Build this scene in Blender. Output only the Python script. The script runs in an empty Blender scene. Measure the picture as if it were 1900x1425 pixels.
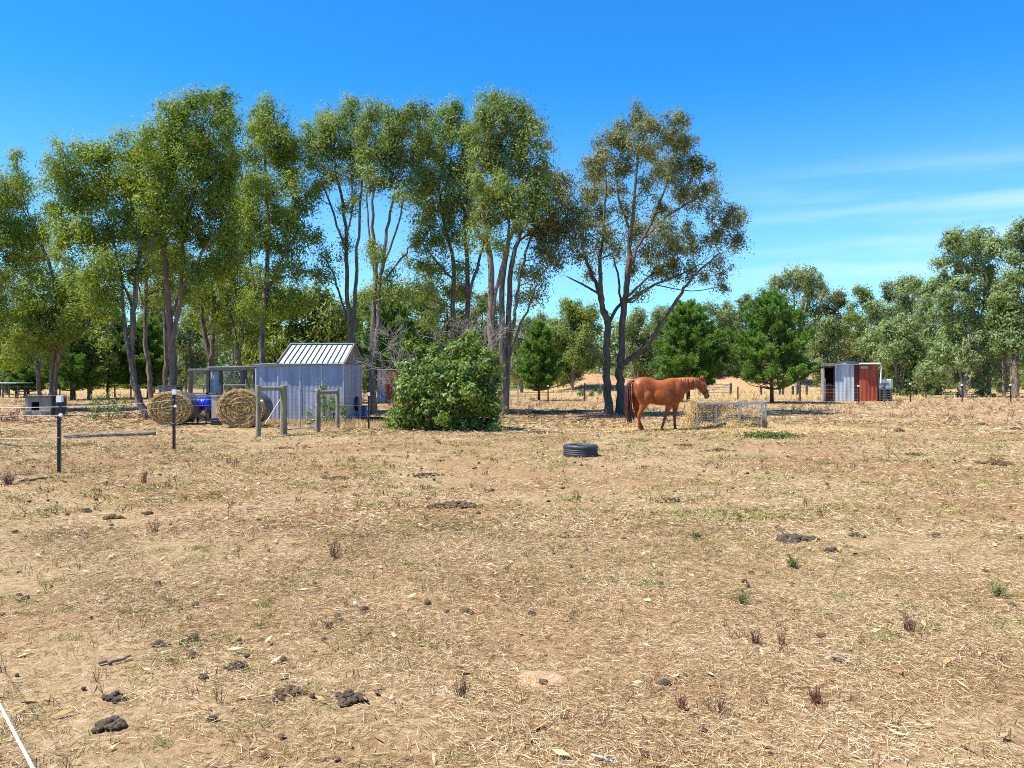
import bpy, bmesh, math, random
import numpy as np
from mathutils import Vector, Matrix
PI = math.pi
scene = bpy.context.scene
COL = scene.collection
random.seed(7)
RNG = np.random.default_rng(7)

# ------------------------------------------------------------------ camera model
F, H, CX, HY = 1480.0, 1.62, 950.0, 700.0        # focal length and horizon in photo pixels, eye height in metres
def at(x, y, Y):
    return Vector(((x - CX) / F * Y, Y, H - (y - HY) / F * Y))
def gp(x, y):
    Y = F * H / (y - HY)
    return Vector(((x - CX) / F * Y, Y, 0.0))
def yd(y):
    return F * H / (y - HY)

def bank_h(x, y):
    """low earth bank far behind the horse"""
    t = np.clip((x - 3.0) / 6.0, 0, 1) * np.clip((47.0 - x) / 5.0, 0, 1)
    t = t * t * (3 - 2 * t)
    prof = np.exp(-((y - 99.0) / 7.5) ** 2)
    wob = 0.82 + 0.16 * np.sin(x * 0.23 + 0.6) + 0.08 * np.sin(x * 0.71)
    return 2.25 * t * prof * wob
def ground_h(x, y):
    return bank_h(x, y)

# ------------------------------------------------------------------ tagging / linking
def tag(o, label=None, cat=None, group=None, kind=None):
    if label: o['label'] = label
    if cat: o['category'] = cat
    if group: o['group'] = group
    if kind: o['kind'] = kind
    return o
def thing(name, label, cat, loc=(0, 0, 0), rz=0.0, group=None):
    o = bpy.data.objects.new(name, None)
    o.empty_display_size = 0.2
    COL.objects.link(o)
    o.location = loc
    o.rotation_euler = (0, 0, rz)
    return tag(o, label, cat, group)
def children(o):
    return [c for c in bpy.data.objects if c.parent == o]
def copy_tree(o, parent=None):
    c = o.copy(); COL.objects.link(c)
    if parent is not None: c.parent = parent
    for ch in children(o): copy_tree(ch, c)
    return c
def root_loc(p):
    v = Vector((0, 0, 0))
    while p is not None:
        v = v + p.location; p = p.parent
    return v

class MB:
    """collects shapes into one mesh; vertices in world space (or local when local=True)"""
    def __init__(s): s.v = []; s.f = []
    def add(s, vs, fs):
        b = len(s.v)
        s.v.extend([tuple(v) for v in vs]); s.f.extend([tuple(i + b for i in f) for f in fs])
        return s
    def box(s, lo, hi, rot=None, c=None):
        (x0, y0, z0), (x1, y1, z1) = lo, hi
        vs = [Vector(p) for p in ((x0,y0,z0),(x1,y0,z0),(x1,y1,z0),(x0,y1,z0),(x0,y0,z1),(x1,y0,z1),(x1,y1,z1),(x0,y1,z1))]
        if rot is not None:
            M = Matrix.Rotation(rot, 3, 'Z'); cc = Vector(c)
            vs = [M @ (v - cc) + cc for v in vs]
        return s.add(vs, [(0,3,2,1),(4,5,6,7),(0,1,5,4),(1,2,6,5),(2,3,7,6),(3,0,4,7)])
    def beam(s, a, b, w, h, up=(0,0,1)):
        a, b = Vector(a), Vector(b); d = (b - a).normalized(); u = Vector(up)
        if abs(d.dot(u)) > .95: u = Vector((0, 1, 0))
        sx = d.cross(u).normalized() * w / 2; sz = sx.cross(d).normalized() * h / 2
        vs = [a - sx - sz, a + sx - sz, a + sx + sz, a - sx + sz, b - sx - sz, b + sx - sz, b + sx + sz, b - sx + sz]
        return s.add(vs, [(0,3,2,1),(4,5,6,7),(0,1,5,4),(1,2,6,5),(2,3,7,6),(3,0,4,7)])
    def tube(s, pts, rad, n=6, cap=True):
        pts = [Vector(p) for p in pts]; m = len(pts)
        if not hasattr(rad, '__len__'): rad = [rad] * m
        base = len(s.v); u = None
        for i, p in enumerate(pts):
            d = (pts[min(i + 1, m - 1)] - pts[max(i - 1, 0)])
            d = d.normalized() if d.length > 1e-9 else Vector((0, 0, 1))
            if u is None:
                u = d.cross(Vector((0.13, 1, 0.07)))
                if u.length < .1: u = d.cross(Vector((1, 0, 0)))
            u = (u - d * u.dot(d)).normalized(); w = d.cross(u)
            for k in range(n):
                a = 2 * PI * k / n
                q = p + (u * math.cos(a) + w * math.sin(a)) * rad[i]
                s.v.append((q.x, q.y, q.z))
        for i in range(m - 1):
            for k in range(n):
                a = base + i * n + k; b = base + i * n + (k + 1) % n
                s.f.append((a, b, b + n, a + n))
        if cap:
            s.f.append(tuple(base + k for k in range(n))[::-1])
            s.f.append(tuple(base + (m - 1) * n + k for k in range(n)))
        return s
    def loft(s, rings):
        n = len(rings[0]); base = len(s.v)
        for r in rings: s.v.extend([tuple(p) for p in r])
        for i in range(len(rings) - 1):
            for k in range(n):
                a = base + i * n + k; b = base + i * n + (k + 1) % n
                s.f.append((a, b, b + n, a + n))
        s.f.append(tuple(base + k for k in range(n))[::-1])
        s.f.append(tuple(base + (len(rings) - 1) * n + k for k in range(n)))
        return s
    def cyl(s, a, b, r, n=12, r2=None):
        return s.tube([a, b], [r, r if r2 is None else r2], n)
    def build(s, name, mat, parent=None, local=False, smooth=False, label=None):
        v = s.v
        if parent is not None and not local:
            L = root_loc(parent)
            v = [(p[0] - L.x, p[1] - L.y, p[2] - L.z) for p in v]
        me = bpy.data.meshes.new(name)
        me.from_pydata(v, [], s.f); me.materials.append(mat)
        if smooth: me.polygons.foreach_set('use_smooth', [True] * len(me.polygons))
        me.update()
        o = bpy.data.objects.new(name, me); COL.objects.link(o)
        if parent is not None: o.parent = parent
        if label: o['label'] = label
        return o
def bevel(o, w, seg=2):
    m = o.modifiers.new('bevel', 'BEVEL'); m.width = w; m.segments = seg; m.limit_method = 'ANGLE'
    return o

def poly_np(name, V, per, mat, parent=None, extra=None):
    """V: (n, per, 3) array of n separate polygons -> one mesh object (optionally with an MB merged in)"""
    V = np.asarray(V, dtype=np.float64)
    n = V.shape[0]
    if parent is not None:
        L = root_loc(parent); V = V - np.array([L.x, L.y, L.z])
    me = bpy.data.meshes.new(name)
    me.vertices.add(n * per); me.loops.add(n * per); me.polygons.add(n)
    me.vertices.foreach_set('co', V.reshape(-1).astype(np.float32))
    me.loops.foreach_set('vertex_index', np.arange(n * per, dtype=np.int32))
    me.polygons.foreach_set('loop_start', np.arange(0, n * per, per, dtype=np.int32))
    me.materials.append(mat)
    me.update(calc_edges=True)
    o = bpy.data.objects.new(name, me); COL.objects.link(o)
    if parent is not None: o.parent = parent
    return o

# ------------------------------------------------------------------ materials
class NT:
    def __init__(s, name):
        s.m = bpy.data.materials.new(name); s.m.use_nodes = True
        s.t = s.m.node_tree; s.n = s.t.nodes; s.l = s.t.links
        s.b = s.n['Principled BSDF']; s.out = s.n['Material Output']
    def node(s, ty, **kw):
        n = s.n.new(ty)
        for k, v in kw.items():
            if k.startswith('i_'): n.inputs[int(k[2:])].default_value = v
            else: setattr(n, k, v)
        return n
    def link(s, a, b): s.l.new(a, b)
    def coords(s, scale=(1, 1, 1), space='Object'):
        c = s.node('ShaderNodeTexCoord'); m = s.node('ShaderNodeMapping')
        m.inputs['Scale'].default_value = scale
        s.link(c.outputs[space], m.inputs['Vector']); return m.outputs['Vector']
    def noise(s, vec, scale, detail=4, rough=.55, dist=0.0):
        n = s.node('ShaderNodeTexNoise')
        n.inputs['Scale'].default_value = scale; n.inputs['Detail'].default_value = detail
        n.inputs['Roughness'].default_value = rough; n.inputs['Distortion'].default_value = dist
        s.link(vec, n.inputs['Vector']); return n.outputs['Fac']
    def ramp(s, fac, stops):
        r = s.node('ShaderNodeValToRGB'); e = r.color_ramp.elements
        while len(e) < len(stops): e.new(.5)
        for i, (p, c) in enumerate(stops):
            e[i].position = p; e[i].color = (*c, 1) if len(c) == 3 else c
        s.link(fac, r.inputs['Fac']); return r.outputs['Color']
    def mix(s, fac, a, b, blend='MIX'):
        m = s.node('ShaderNodeMix', data_type='RGBA', blend_type=blend)
        for sock, v in ((m.inputs[0], fac), (m.inputs[6], a), (m.inputs[7], b)):
            if hasattr(v, 'node'): s.link(v, sock)
            elif isinstance(v, (int, float)): sock.default_value = v
            else: sock.default_value = (*v, 1)
        return m.outputs[2]
    def math(s, op, a, b=0.5):
        m = s.node('ShaderNodeMath', operation=op)
        for sock, v in ((m.inputs[0], a), (m.inputs[1], b)):
            if hasattr(v, 'node'): s.link(v, sock)
            else: sock.default_value = v
        return m.outputs[0]
    def bump(s, h, strength=.4, dist=.02):
        b = s.node('ShaderNodeBump'); b.inputs['Strength'].default_value = strength
        b.inputs['Distance'].default_value = dist
        s.link(h, b.inputs['Height']); s.link(b.outputs['Normal'], s.b.inputs['Normal'])
    def base(s, c):
        if hasattr(c, 'node'): s.link(c, s.b.inputs['Base Color'])
        else: s.b.inputs['Base Color'].default_value = (*c, 1)

def surf(name, c0, c1, scale=4, rough=.7, stretch=(1, 1, 1), metal=0.0, bump=.3, bd=.01, spec=.5, lo=.3, hi=.7, c2=None):
    t = NT(name); v = t.coords(stretch); f = t.noise(v, scale, 5)
    st = [(lo, c0), (hi, c1)] if c2 is None else [(lo, c0), ((lo + hi) / 2, c1), (hi, c2)]
    t.base(t.ramp(f, st)); t.b.inputs['Roughness'].default_value = rough
    t.b.inputs['Metallic'].default_value = metal; t.b.inputs['Specular IOR Level'].default_value = spec
    if bump: t.bump(t.noise(v, scale * 3, 4), bump, bd)
    return t.m

def leafmat(name, cols, trans=.3, tcol=None, rough=.55, clump=0.55, spec=.22):
    """per-leaf colour variation (random per island) plus slow variation over the crown (age of growth)"""
    t = NT(name); v = t.coords(); nz = t.noise(v, clump, 2)
    g = t.node('ShaderNodeNewGeometry')
    f = t.math('ADD', t.math('MULTIPLY', g.outputs['Random Per Island'], .36), t.math('MULTIPLY', t.math('SUBTRACT', nz, .22), 1.0))
    k = len(cols)
    c = t.ramp(f, [(i / (k - 1), cc) for i, cc in enumerate(cols)])
    t.base(c); t.b.inputs['Roughness'].default_value = rough; t.b.inputs['Specular IOR Level'].default_value = spec
    tr = t.node('ShaderNodeBsdfTranslucent'); mx = t.node('ShaderNodeMixShader'); mx.inputs[0].default_value = trans
    t.link(t.mix(1.0, c, tcol or (1.5, 1.45, .6), 'MULTIPLY'), tr.inputs['Color'])
    t.link(t.b.outputs[0], mx.inputs[1]); t.link(tr.outputs[0], mx.inputs[2]); t.link(mx.outputs[0], t.out.inputs['Surface'])
    return t.m

M = {}
M['leaf_bright'] = leafmat('leaf_bright_eucalypt', [(.07,.105,.022),(.155,.22,.034),(.28,.335,.05),(.48,.48,.085)], .36)
M['leaf_olive'] = leafmat('leaf_olive_eucalypt', [(.075,.11,.03),(.155,.21,.05),(.25,.30,.07),(.38,.39,.11)], .34)
M['leaf_dusky'] = leafmat('leaf_dusky_eucalypt', [(.08,.09,.038),(.155,.165,.06),(.24,.235,.085),(.35,.32,.11)], .3)
M['leaf_grey'] = leafmat('leaf_greygreen_eucalypt', [(.11,.16,.055),(.20,.26,.095),(.29,.36,.135),(.39,.43,.17)], .3, (1.2, 1.3, .8))
M['leaf_far'] = leafmat('leaf_far_eucalypt', [(.10,.135,.055),(.17,.22,.08),(.26,.31,.12),(.36,.36,.15)], .3, (1.3, 1.3, .7), clump=.25)
M['leaf_shrub'] = leafmat('leaf_glossy_shrub', [(.06,.11,.025),(.13,.20,.04),(.21,.29,.055),(.36,.44,.08)], .34, rough=.45, spec=.35)
M['leaf_young'] = leafmat('leaf_young_shrub', [(.08,.12,.03),(.14,.2,.05),(.2,.24,.07)], .3)
M['needle'] = leafmat('pine_needles', [(.04,.10,.024),(.10,.20,.04),(.18,.30,.06),(.30,.42,.085)], .32, rough=.6, spec=.2)
M['bark'] = surf('eucalypt_bark', (.06,.043,.033), (.15,.11,.085), 5, .9, (3, 3, .45), bump=.6, bd=.03, c2=(.33,.26,.205))
M['bark_dark'] = surf('eucalypt_bark_dark', (.045,.032,.025), (.11,.078,.058), 5, .9, (3, 3, .45), bump=.6, bd=.03, c2=(.18,.13,.10))
M['bark_pale'] = surf('eucalypt_bark_pale', (.13,.10,.085), (.36,.29,.24), 4, .85, (3, 3, .5), bump=.4, bd=.02)
M['bark_pink'] = surf('eucalypt_bark_pink', (.12,.075,.058), (.27,.18,.14), 4, .85, (3, 3, .5), bump=.4, bd=.02)
M['bark_pine'] = surf('pine_bark', (.05,.035,.028), (.14,.10,.08), 8, .95, bump=.6, bd=.02)
M['deadwood'] = surf('dead_branches', (.17,.14,.12), (.34,.29,.25), 6, .9)

# ------------------------------------------------------------------ numpy foliage
def unit(n, rng):
    v = rng.normal(size=(n, 3)); return v / np.linalg.norm(v, axis=1, keepdims=True)
def leaves(C, L, W, rng, droop=.6, N=None):
    """rhombic leaf for each centre C; N: the side of its clump the leaf grows on, which it faces loosely"""
    n = len(C)
    d = unit(n, rng) * .9 + np.array([0, 0, -droop])
    if N is not None:
        nn = N * 1.15 + unit(n, rng) * .6; nn /= np.linalg.norm(nn, axis=1, keepdims=True) + 1e-9
        d = d - nn * (d * nn).sum(1, keepdims=True)
    else: nn = unit(n, rng)
    d /= np.linalg.norm(d, axis=1, keepdims=True) + 1e-9
    w = np.cross(d, nn); w /= np.linalg.norm(w, axis=1, keepdims=True) + 1e-9
    l = (L * rng.uniform(.65, 1.25, n))[:, None] / 2; ww = (W * rng.uniform(.7, 1.25, n))[:, None] / 2
    V = np.empty((n, 4, 3))
    V[:, 0] = C - d * l; V[:, 1] = C + w * ww - d * l * .15; V[:, 2] = C + d * l; V[:, 3] = C - w * ww - d * l * .15
    return V

def catmull(P, sub=4):
    out = []; n = len(P)
    for i in range(n - 1):
        p0, p1, p2, p3 = P[max(i - 1, 0)], P[i], P[i + 1], P[min(i + 2, n - 1)]
        for k in range(sub):
            t = k / sub
            out.append(.5 * ((2 * p1) + (-p0 + p2) * t + (2 * p0 - 5 * p1 + 4 * p2 - p3) * t * t + (-p0 + 3 * p1 - 3 * p2 + p3) * t ** 3))
    out.append(P[-1]); return np.array(out)

def euc(name, label, Y, trunks, blobs, lm, bm, leaf=(.17, .05), k=8.8, nl=126, seed=1, depth=.8, cat='tree', group=None, base=None,
        twig=.011, subr=.43, droop=.6, limb=True, tscale=.76):
    """a tree: trunks are polylines (photo x, y, radius px); blobs are clumps (x, y, rx, ry) of the crown, given their own depths"""
    rng = np.random.default_rng(seed); s = Y / F
    bx, by = (trunks[0][0][0], trunks[0][0][1]) if base is None else base
    root = thing(name, label, cat, ((bx - CX) * s, Y, 0), group=group)
    xs = [b[0] for b in blobs]; half = (max(xs) - min(xs)) / 2 * s
    tb = MB(); TP = []
    for ti, tr in enumerate(trunks):
        dy0 = rng.uniform(-.25, .25) if ti else 0.0; dy1 = rng.uniform(-.55, .55) * half
        P = []
        for i, q in enumerate(tr):
            f = i / (len(tr) - 1); dd = dy0 + dy1 * f * f
            if len(q) > 3: dd = q[3]
            p = at(q[0], q[1], Y + dd); P.append([p.x, p.y, p.z, q[2] * s * tscale])
        if tr[0][1] > HY + 5 or ti == 0: P[0][2] = -.12
        P = catmull(np.array(P), 4)
        P[1:-1, :2] += rng.normal(size=(len(P) - 2, 2)) * .025
        if P[0, 2] < 0: P[0, 3] *= 1.35; P[1, 3] *= 1.08
        P[:, 3] = np.maximum(P[:, 3], .01)
        tb.tube(P[:, :3], list(P[:, 3]), 8); TP.append(P)
    TA = np.concatenate(TP)
    Cs = []; Ns = []
    for (x, y, rx, ry, *dn) in blobs:
        dens = dn[0] if dn else 1.0
        dy = rng.uniform(-depth, depth) * half
        c = np.array(at(x, y, Y + dy)); R = np.array([rx * s, .5 * (rx + ry) * s, ry * s]) * 1.0
        cand = TA[TA[:, 2] < c[2] - .2 * R[2] + .05]
        if not len(cand): cand = TA
        dd = np.linalg.norm((cand[:, :3] - c) * np.array([1, 1, .75]), axis=1)
        j = cand[np.argmin(dd)]
        if limb:
            a = j[:3]; mid = (a + c) / 2 + np.array([0, 0, -.08 * np.linalg.norm(c - a)]) + rng.normal(size=3) * .06
            r0 = min(j[3] * .55, .055) ; P = catmull(np.array([[*a, r0], [*mid, r0 * .75], [*c, max(.014, r0 * .4)]]), 4)
            tb.tube(P[:, :3], list(P[:, 3]), 5, False)
        A = PI * R[0] * R[2]; ns = max(3, int(round(A * k * dens)))
        u = unit(ns, rng) * (rng.uniform(.25, 1.06, ns) ** .5)[:, None]
        S = c + u * R
        for q in S:
            if limb: tb.tube([c + (q - c) * .1, c + (q - c) * .55 + rng.normal(size=3) * .04, q], [twig * 1.3, twig, twig * .5], 3, False)
            m = int(nl * rng.uniform(.6, 1.35)); g = rng.normal(size=(m, 3)); rr = subr * rng.uniform(.6, 1.2)
            g *= np.array([.55, .55, .55]) * rr; g[:, 2] -= .28 * (g[:, 0] ** 2 + g[:, 1] ** 2) / rr
            g = g + q; Cs.append(g); o = (g - c) / R * .6 + (g - q) / rr * .8 + np.array([0, 0, .35]); Ns.append(o / (np.linalg.norm(o, axis=1, keepdims=True) + 1e-9))
    C = np.concatenate(Cs)
    tb.build('trunk', bm, root, smooth=True)
    poly_np('crown', leaves(C, leaf[0], leaf[1], rng, droop, np.concatenate(Ns)), 4, lm, root)
    return root

def auto(cx, yt, yb, hw, n, seed, taper=.55, r=(.26, .42)):
    """clumps filling a crown of half-width hw between yt and yb (photo px), ragged"""
    rr = random.Random(seed); out = []
    for i in range(n):
        f = (i + rr.random()) / n; y = yt + (yb - yt) * f
        w = hw * (taper + (1 - taper) * math.sin(PI * min(1, .12 + f * .9)))
        b = hw * rr.uniform(*r)
        out.append((cx + rr.uniform(-1, 1) * max(1, w - b * .6), y + b * .25, b, b * rr.uniform(.65, .95)))
    return out

# ------------------------------------------------------------------ ground, sky, sun
def make_ground():
    ys = np.concatenate([np.linspace(-12, 3, 8), np.geomspace(3.3, 60, 60), np.linspace(62, 125, 50), np.geomspace(130, 900, 14)])
    xs = np.concatenate([-np.geomspace(700, 62, 14), np.linspace(-60, 60, 121), np.geomspace(62, 700, 14)])
    X, Y = np.meshgrid(xs, ys); Z = ground_h(X, Y)
    Z = Z + .012 * np.sin(X * 1.3 + .7 * Y) * np.sin(Y * .9) * (Y < 60)
    n, m = X.shape; V = np.stack([X, Y, Z], -1).reshape(-1, 3)
    idx = np.arange(n * m).reshape(n, m)
    Q = np.stack([idx[:-1, :-1], idx[:-1, 1:], idx[1:, 1:], idx[1:, :-1]], -1).reshape(-1, 4)
    t = NT('dry_paddock'); v = t.coords()
    big = t.noise(v, .22, 4, .6, .6); mid = t.noise(v, 1.1, 5, .65, .3); fine = t.noise(v, 14, 6, .7); grit = t.noise(v, 70, 3, .7)
    soil = t.ramp(fine, [(.3, (.15,.078,.034)), (.5, (.28,.165,.075)), (.72, (.40,.26,.135))])
    straw = t.ramp(fine, [(.28, (.16,.10,.045)), (.47, (.33,.22,.11)), (.7, (.48,.35,.20))])
    green = t.ramp(fine, [(.3, (.09,.09,.035)), (.7, (.30,.27,.12))])
    c = t.mix(t.ramp(big, [(.44, (0,0,0)), (.6, (1,1,1))]), straw, soil)
    c = t.mix(t.ramp(mid, [(.56, (0,0,0)), (.74, (.75,.75,.75))]), c, green)
    c = t.mix(t.ramp(grit, [(.3, (.55,.55,.55)), (.45, (0,0,0))]), c, (.12,.075,.045))
    bankc = t.ramp(t.noise(v, .35, 6, .7), [(.3, (.20,.13,.055)), (.45, (.36,.21,.10)), (.58, (.40,.24,.13)), (.7, (.42,.31,.155))])
    sp = t.node('ShaderNodeSeparateXYZ'); t.link(v, sp.inputs[0])
    # the back paddocks carry longer, yellower dry grass
    yf = t.math('ADD', sp.outputs['Y'], t.math('MULTIPLY', mid, 12.0))
    c = t.mix(t.ramp(t.math('MULTIPLY', t.math('SUBTRACT', yf, 55.0), .05), [(0, (0,0,0)), (1, (.75,.75,.75))]), c, t.ramp(mid, [(.35, (.33,.21,.085)), (.65, (.46,.32,.145))]))
    c = t.mix(t.ramp(t.math('MULTIPLY', sp.outputs['Z'], .5), [(.12, (0,0,0)), (.4, (1,1,1))]), c, bankc)
    t.base(c); t.b.inputs['Roughness'].default_value = .95; t.b.inputs['Specular IOR Level'].default_value = .1
    t.bump(t.math('ADD', fine, t.math('MULTIPLY', grit, .5)), .8, .03)
    me = bpy.data.meshes.new('ground'); me.from_pydata(V.tolist(), [], Q.tolist()); me.materials.append(t.m)
    me.polygons.foreach_set('use_smooth', [True] * len(me.polygons))
    o = bpy.data.objects.new('ground', me); COL.objects.link(o); tag(o, kind='structure')
make_ground()

SUN_EL = math.radians(60); SUN_AZ = math.radians(-106)       # azimuth from +Y (view direction) towards +X
sdir = Vector((math.sin(SUN_AZ) * math.cos(SUN_EL), math.cos(SUN_AZ) * math.cos(SUN_EL), math.sin(SUN_EL)))
def make_light():
    w = bpy.data.worlds.new('World'); scene.world = w; w.use_nodes = True
    nt = w.node_tree; N = nt.nodes; L = nt.links; bg = N['Background']
    sky = N.new('ShaderNodeTexSky'); sky.sky_type = 'NISHITA'; sky.sun_disc = False
    sky.sun_elevation = SUN_EL; sky.sun_rotation = SUN_AZ
    sky.air_density = 1.0; sky.dust_density = .3; sky.ozone_density = 3.0; sky.altitude = 200
    hs = N.new('ShaderNodeHueSaturation'); hs.inputs['Saturation'].default_value = 1.2
    L.new(sky.outputs[0], hs.inputs['Color'])
    tint = N.new('ShaderNodeMix'); tint.data_type = 'RGBA'; tint.blend_type = 'MULTIPLY'; tint.inputs[0].default_value = 1
    tint.inputs[7].default_value = (.20, .76, 1.06, 1); L.new(hs.outputs[0], tint.inputs[6])
    # thin streaks of cirrus low on the right
    tc = N.new('ShaderNodeTexCoord'); sep = N.new('ShaderNodeSeparateXYZ'); L.new(tc.outputs['Generated'], sep.inputs[0])
    mp = N.new('ShaderNodeMapping'); mp.inputs['Scale'].default_value = (2.2, 2.2, 26); L.new(tc.outputs['Generated'], mp.inputs['Vector'])
    nz = N.new('ShaderNodeTexNoise'); nz.inputs['Scale'].default_value = 1.6; nz.inputs['Detail'].default_value = 5; nz.inputs['Roughness'].default_value = .5
    L.new(mp.outputs[0], nz.inputs['Vector'])
    def ramp(src, stops):
        r = N.new('ShaderNodeMapRange'); r.interpolation_type = 'SMOOTHSTEP'; L.new(src, r.inputs[0])
        for i, q in enumerate(stops): r.inputs[i + 1].default_value = q
        return r.outputs[0]
    def mul(a, b):
        m = N.new('ShaderNodeMath'); m.operation = 'MULTIPLY'; L.new(a, m.inputs[0])
        if hasattr(b, 'node'): L.new(b, m.inputs[1])
        else: m.inputs[1].default_value = b
        return m.outputs[0]
    f = mul(ramp(nz.outputs['Fac'], (.34, .74, 0, 1)), mul(ramp(sep.outputs['X'], (.12, .5, 0, 1)), mul(ramp(sep.outputs['Z'], (.06, .13, 0, 1)), ramp(sep.outputs['Z'], (.19, .26, 1, 0)))))
    hz = N.new('ShaderNodeMix'); hz.data_type = 'RGBA'; L.new(mul(ramp(sep.outputs['Z'], (-.04, .36, 1, 0)), .5), hz.inputs[0]); L.new(tint.outputs[2], hz.inputs[6]); hz.inputs[7].default_value = (3.5, 4.7, 5.4, 1)
    cm = N.new('ShaderNodeMix'); cm.data_type = 'RGBA'; L.new(mul(f, .42), cm.inputs[0]); L.new(hz.outputs[2], cm.inputs[6]); cm.inputs[7].default_value = (4.6, 5.2, 5.6, 1)
    L.new(cm.outputs[2], bg.inputs['Color']); bg.inputs['Strength'].default_value = .116
    sun = bpy.data.lights.new('sun', 'SUN'); sun.energy = 4.6; sun.angle = math.radians(.55); sun.color = (1, .95, .87)
    so = bpy.data.objects.new('sun', sun); COL.objects.link(so); so.rotation_euler = sdir.to_track_quat('Z', 'Y').to_euler(); so.location = (-30, 10, 40)
make_light()

cam = bpy.data.cameras.new('camera'); cam.sensor_fit = 'HORIZONTAL'; cam.sensor_width = 36; cam.lens = 36 * F / 1900
cam.shift_y = -(712.5 - HY) / 1900; cam.clip_end = 3000; cam.clip_start = .05
co = bpy.data.objects.new('camera', cam); COL.objects.link(co); co.location = (0, 0, H); co.rotation_euler = (PI / 2, 0, 0)
scene.camera = co
scene.view_settings.view_transform = 'Standard'; scene.view_settings.look = 'None'; scene.view_settings.exposure = 1.05; scene.view_settings.gamma = 1
cy = scene.cycles
cy.max_bounces = 6; cy.diffuse_bounces = 3; cy.glossy_bounces = 2; cy.transmission_bounces = 4; cy.transparent_max_bounces = 8
cy.pixel_filter_type = 'BLACKMAN_HARRIS'; cy.filter_width = 1.0
cy.caustics_reflective = False; cy.caustics_refractive = False; cy.use_denoising = False

# ================================================================== TREES
GM = 'eucalypts in the row behind the shed and the horse'
LB, LO, LD = M['leaf_bright'], M['leaf_olive'], M['leaf_dusky']
# far left edge
euc('gum_tree', 'dense dark gum tree cut by the left edge, twin dark trunks behind the kennel', 39,
    [[(98,742,7),(97,690,6.5),(102,640,6),(108,580,5),(95,500,4),(60,420,3)], [(101,730,5),(108,670,4.5),(122,610,3.5),(140,560,2.5)]],
    [(-25,400,60,60),(15,345,42,45),(30,300,16,25,.6),(58,425,40,40),(-10,460,60,50),(70,480,45,45),(10,530,55,50),(75,560,50,40),(115,530,40,35),(110,600,45,35),(55,615,45,35),(0,600,60,40),(145,565,30,30),(95,650,35,25,.7),(20,660,40,25,.6)], LB, M['bark'], seed=11, group=GM)
euc('gum_tree', 'thin leaning gum with two slim stems left of the twin trunked one, beside the kennel', 46,
    [[(72,738,5),(72,705,4.5),(64,670,3.5),(55,640,3),(48,590,2.5)], [(72,705,3.5),(76,660,3),(78,610,2)]],
    [(40,590,40,30,.7),(70,600,35,30,.7),(20,630,35,25,.6),(50,560,40,30)], LO, M['bark'], seed=12, group=GM, k=4)
# tall clump at the left
euc('gum_tree', 'broad bright gum with a leaning forked trunk at the left of the round bales', 31,
    [[(276,785,9.5),(258,740,8.5),(246,695,8),(243,650,7.5),(248,578,6.5),(255,505,5),(263,414,4),(262,350,2.5)],
     [(245,675,5),(233,620,4.5),(228,560,4),(222,500,3),(205,430,2.5)], [(247,590,3.5),(235,540,3),(190,470,2.2),(160,420,1.6)], [(255,505,3),(280,460,2.5),(285,410,2)]],
    [(120,300,36,36),(168,285,38,30),(210,310,42,36),(110,360,32,42),(160,365,48,44),(215,370,48,44),(145,430,44,40),(200,440,46,38),(250,400,40,38),(115,430,30,36),(120,490,28,26,.7),(175,495,44,30),(230,490,42,30),(275,440,36,34),(255,340,36,36),(235,280,36,32),(262,265,30,28),(285,330,40,38),(290,390,38,38),(175,540,30,22,.8),(215,545,30,22,.7),(145,520,30,26,.8),(190,580,26,20,.6),(150,570,24,18,.6),(265,500,30,24,.8)], LB, M['bark'], seed=21, group=GM)
euc('gum_tree', 'slim dark trunked gum rising between the leaning gum and the pink barked gum', 38,
    [[(283,755,6),(277,700,6),(272,651,5.5),(270,575,5),(272,500,4),(280,430,3)], [(271,600,3),(262,560,2.5),(255,520,2)]],
    [(285,500,40,30,.7),(300,540,36,26,.7),(270,460,36,34),(250,560,34,24,.5),(310,460,34,30)], LO, M['bark'], seed=22, group=GM)
euc('gum_tree', 'tallest bright gum of the left clump, pink barked trunk behind the left bale', 33,
    [[(321,768,10),(321,700,9.5),(320,651,9),(312,560,7.5),(305,468,6),(308,380,4.5),(330,290,3)],
     [(320,640,6),(331,580,5),(337,505,4.5),(345,430,3.5),(365,340,3)], [(316,600,4),(335,540,3.2),(370,480,2.5),(395,440,2)], [(306,480,3.5),(290,420,3),(280,350,2)]],
    [(312,215,34,30),(355,200,38,26),(402,195,32,24),(418,178,14,12),(300,260,40,34),(345,250,44,38),(395,245,40,40),(425,240,18,40),(300,310,42,38),(345,310,44,40),(395,305,40,40),(420,300,26,40),(305,370,42,38),(355,370,44,40),(400,365,38,38),(320,430,44,34),(370,430,40,36),(415,420,34,40),(345,490,36,26,.7),(400,490,36,30,.8),(305,490,30,24,.8),(410,340,30,36),(375,520,34,24,.7),(335,545,26,20,.5),(420,480,30,28)], LB, M['bark_pink'], seed=23, group=GM)
euc('gum_tree', 'thin black stemmed gum immediately behind the pink barked trunk', 44,
    [[(306,748,6),(307,700,5.5),(308,650,5),(306,590,4.5),(304,523,4),(312,450,3)]],
    [(330,520,36,30,.7),(300,540,34,26,.6),(345,560,34,28,.7),(320,480,34,28)], LO, M['bark'], seed=24, group=GM)
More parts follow.
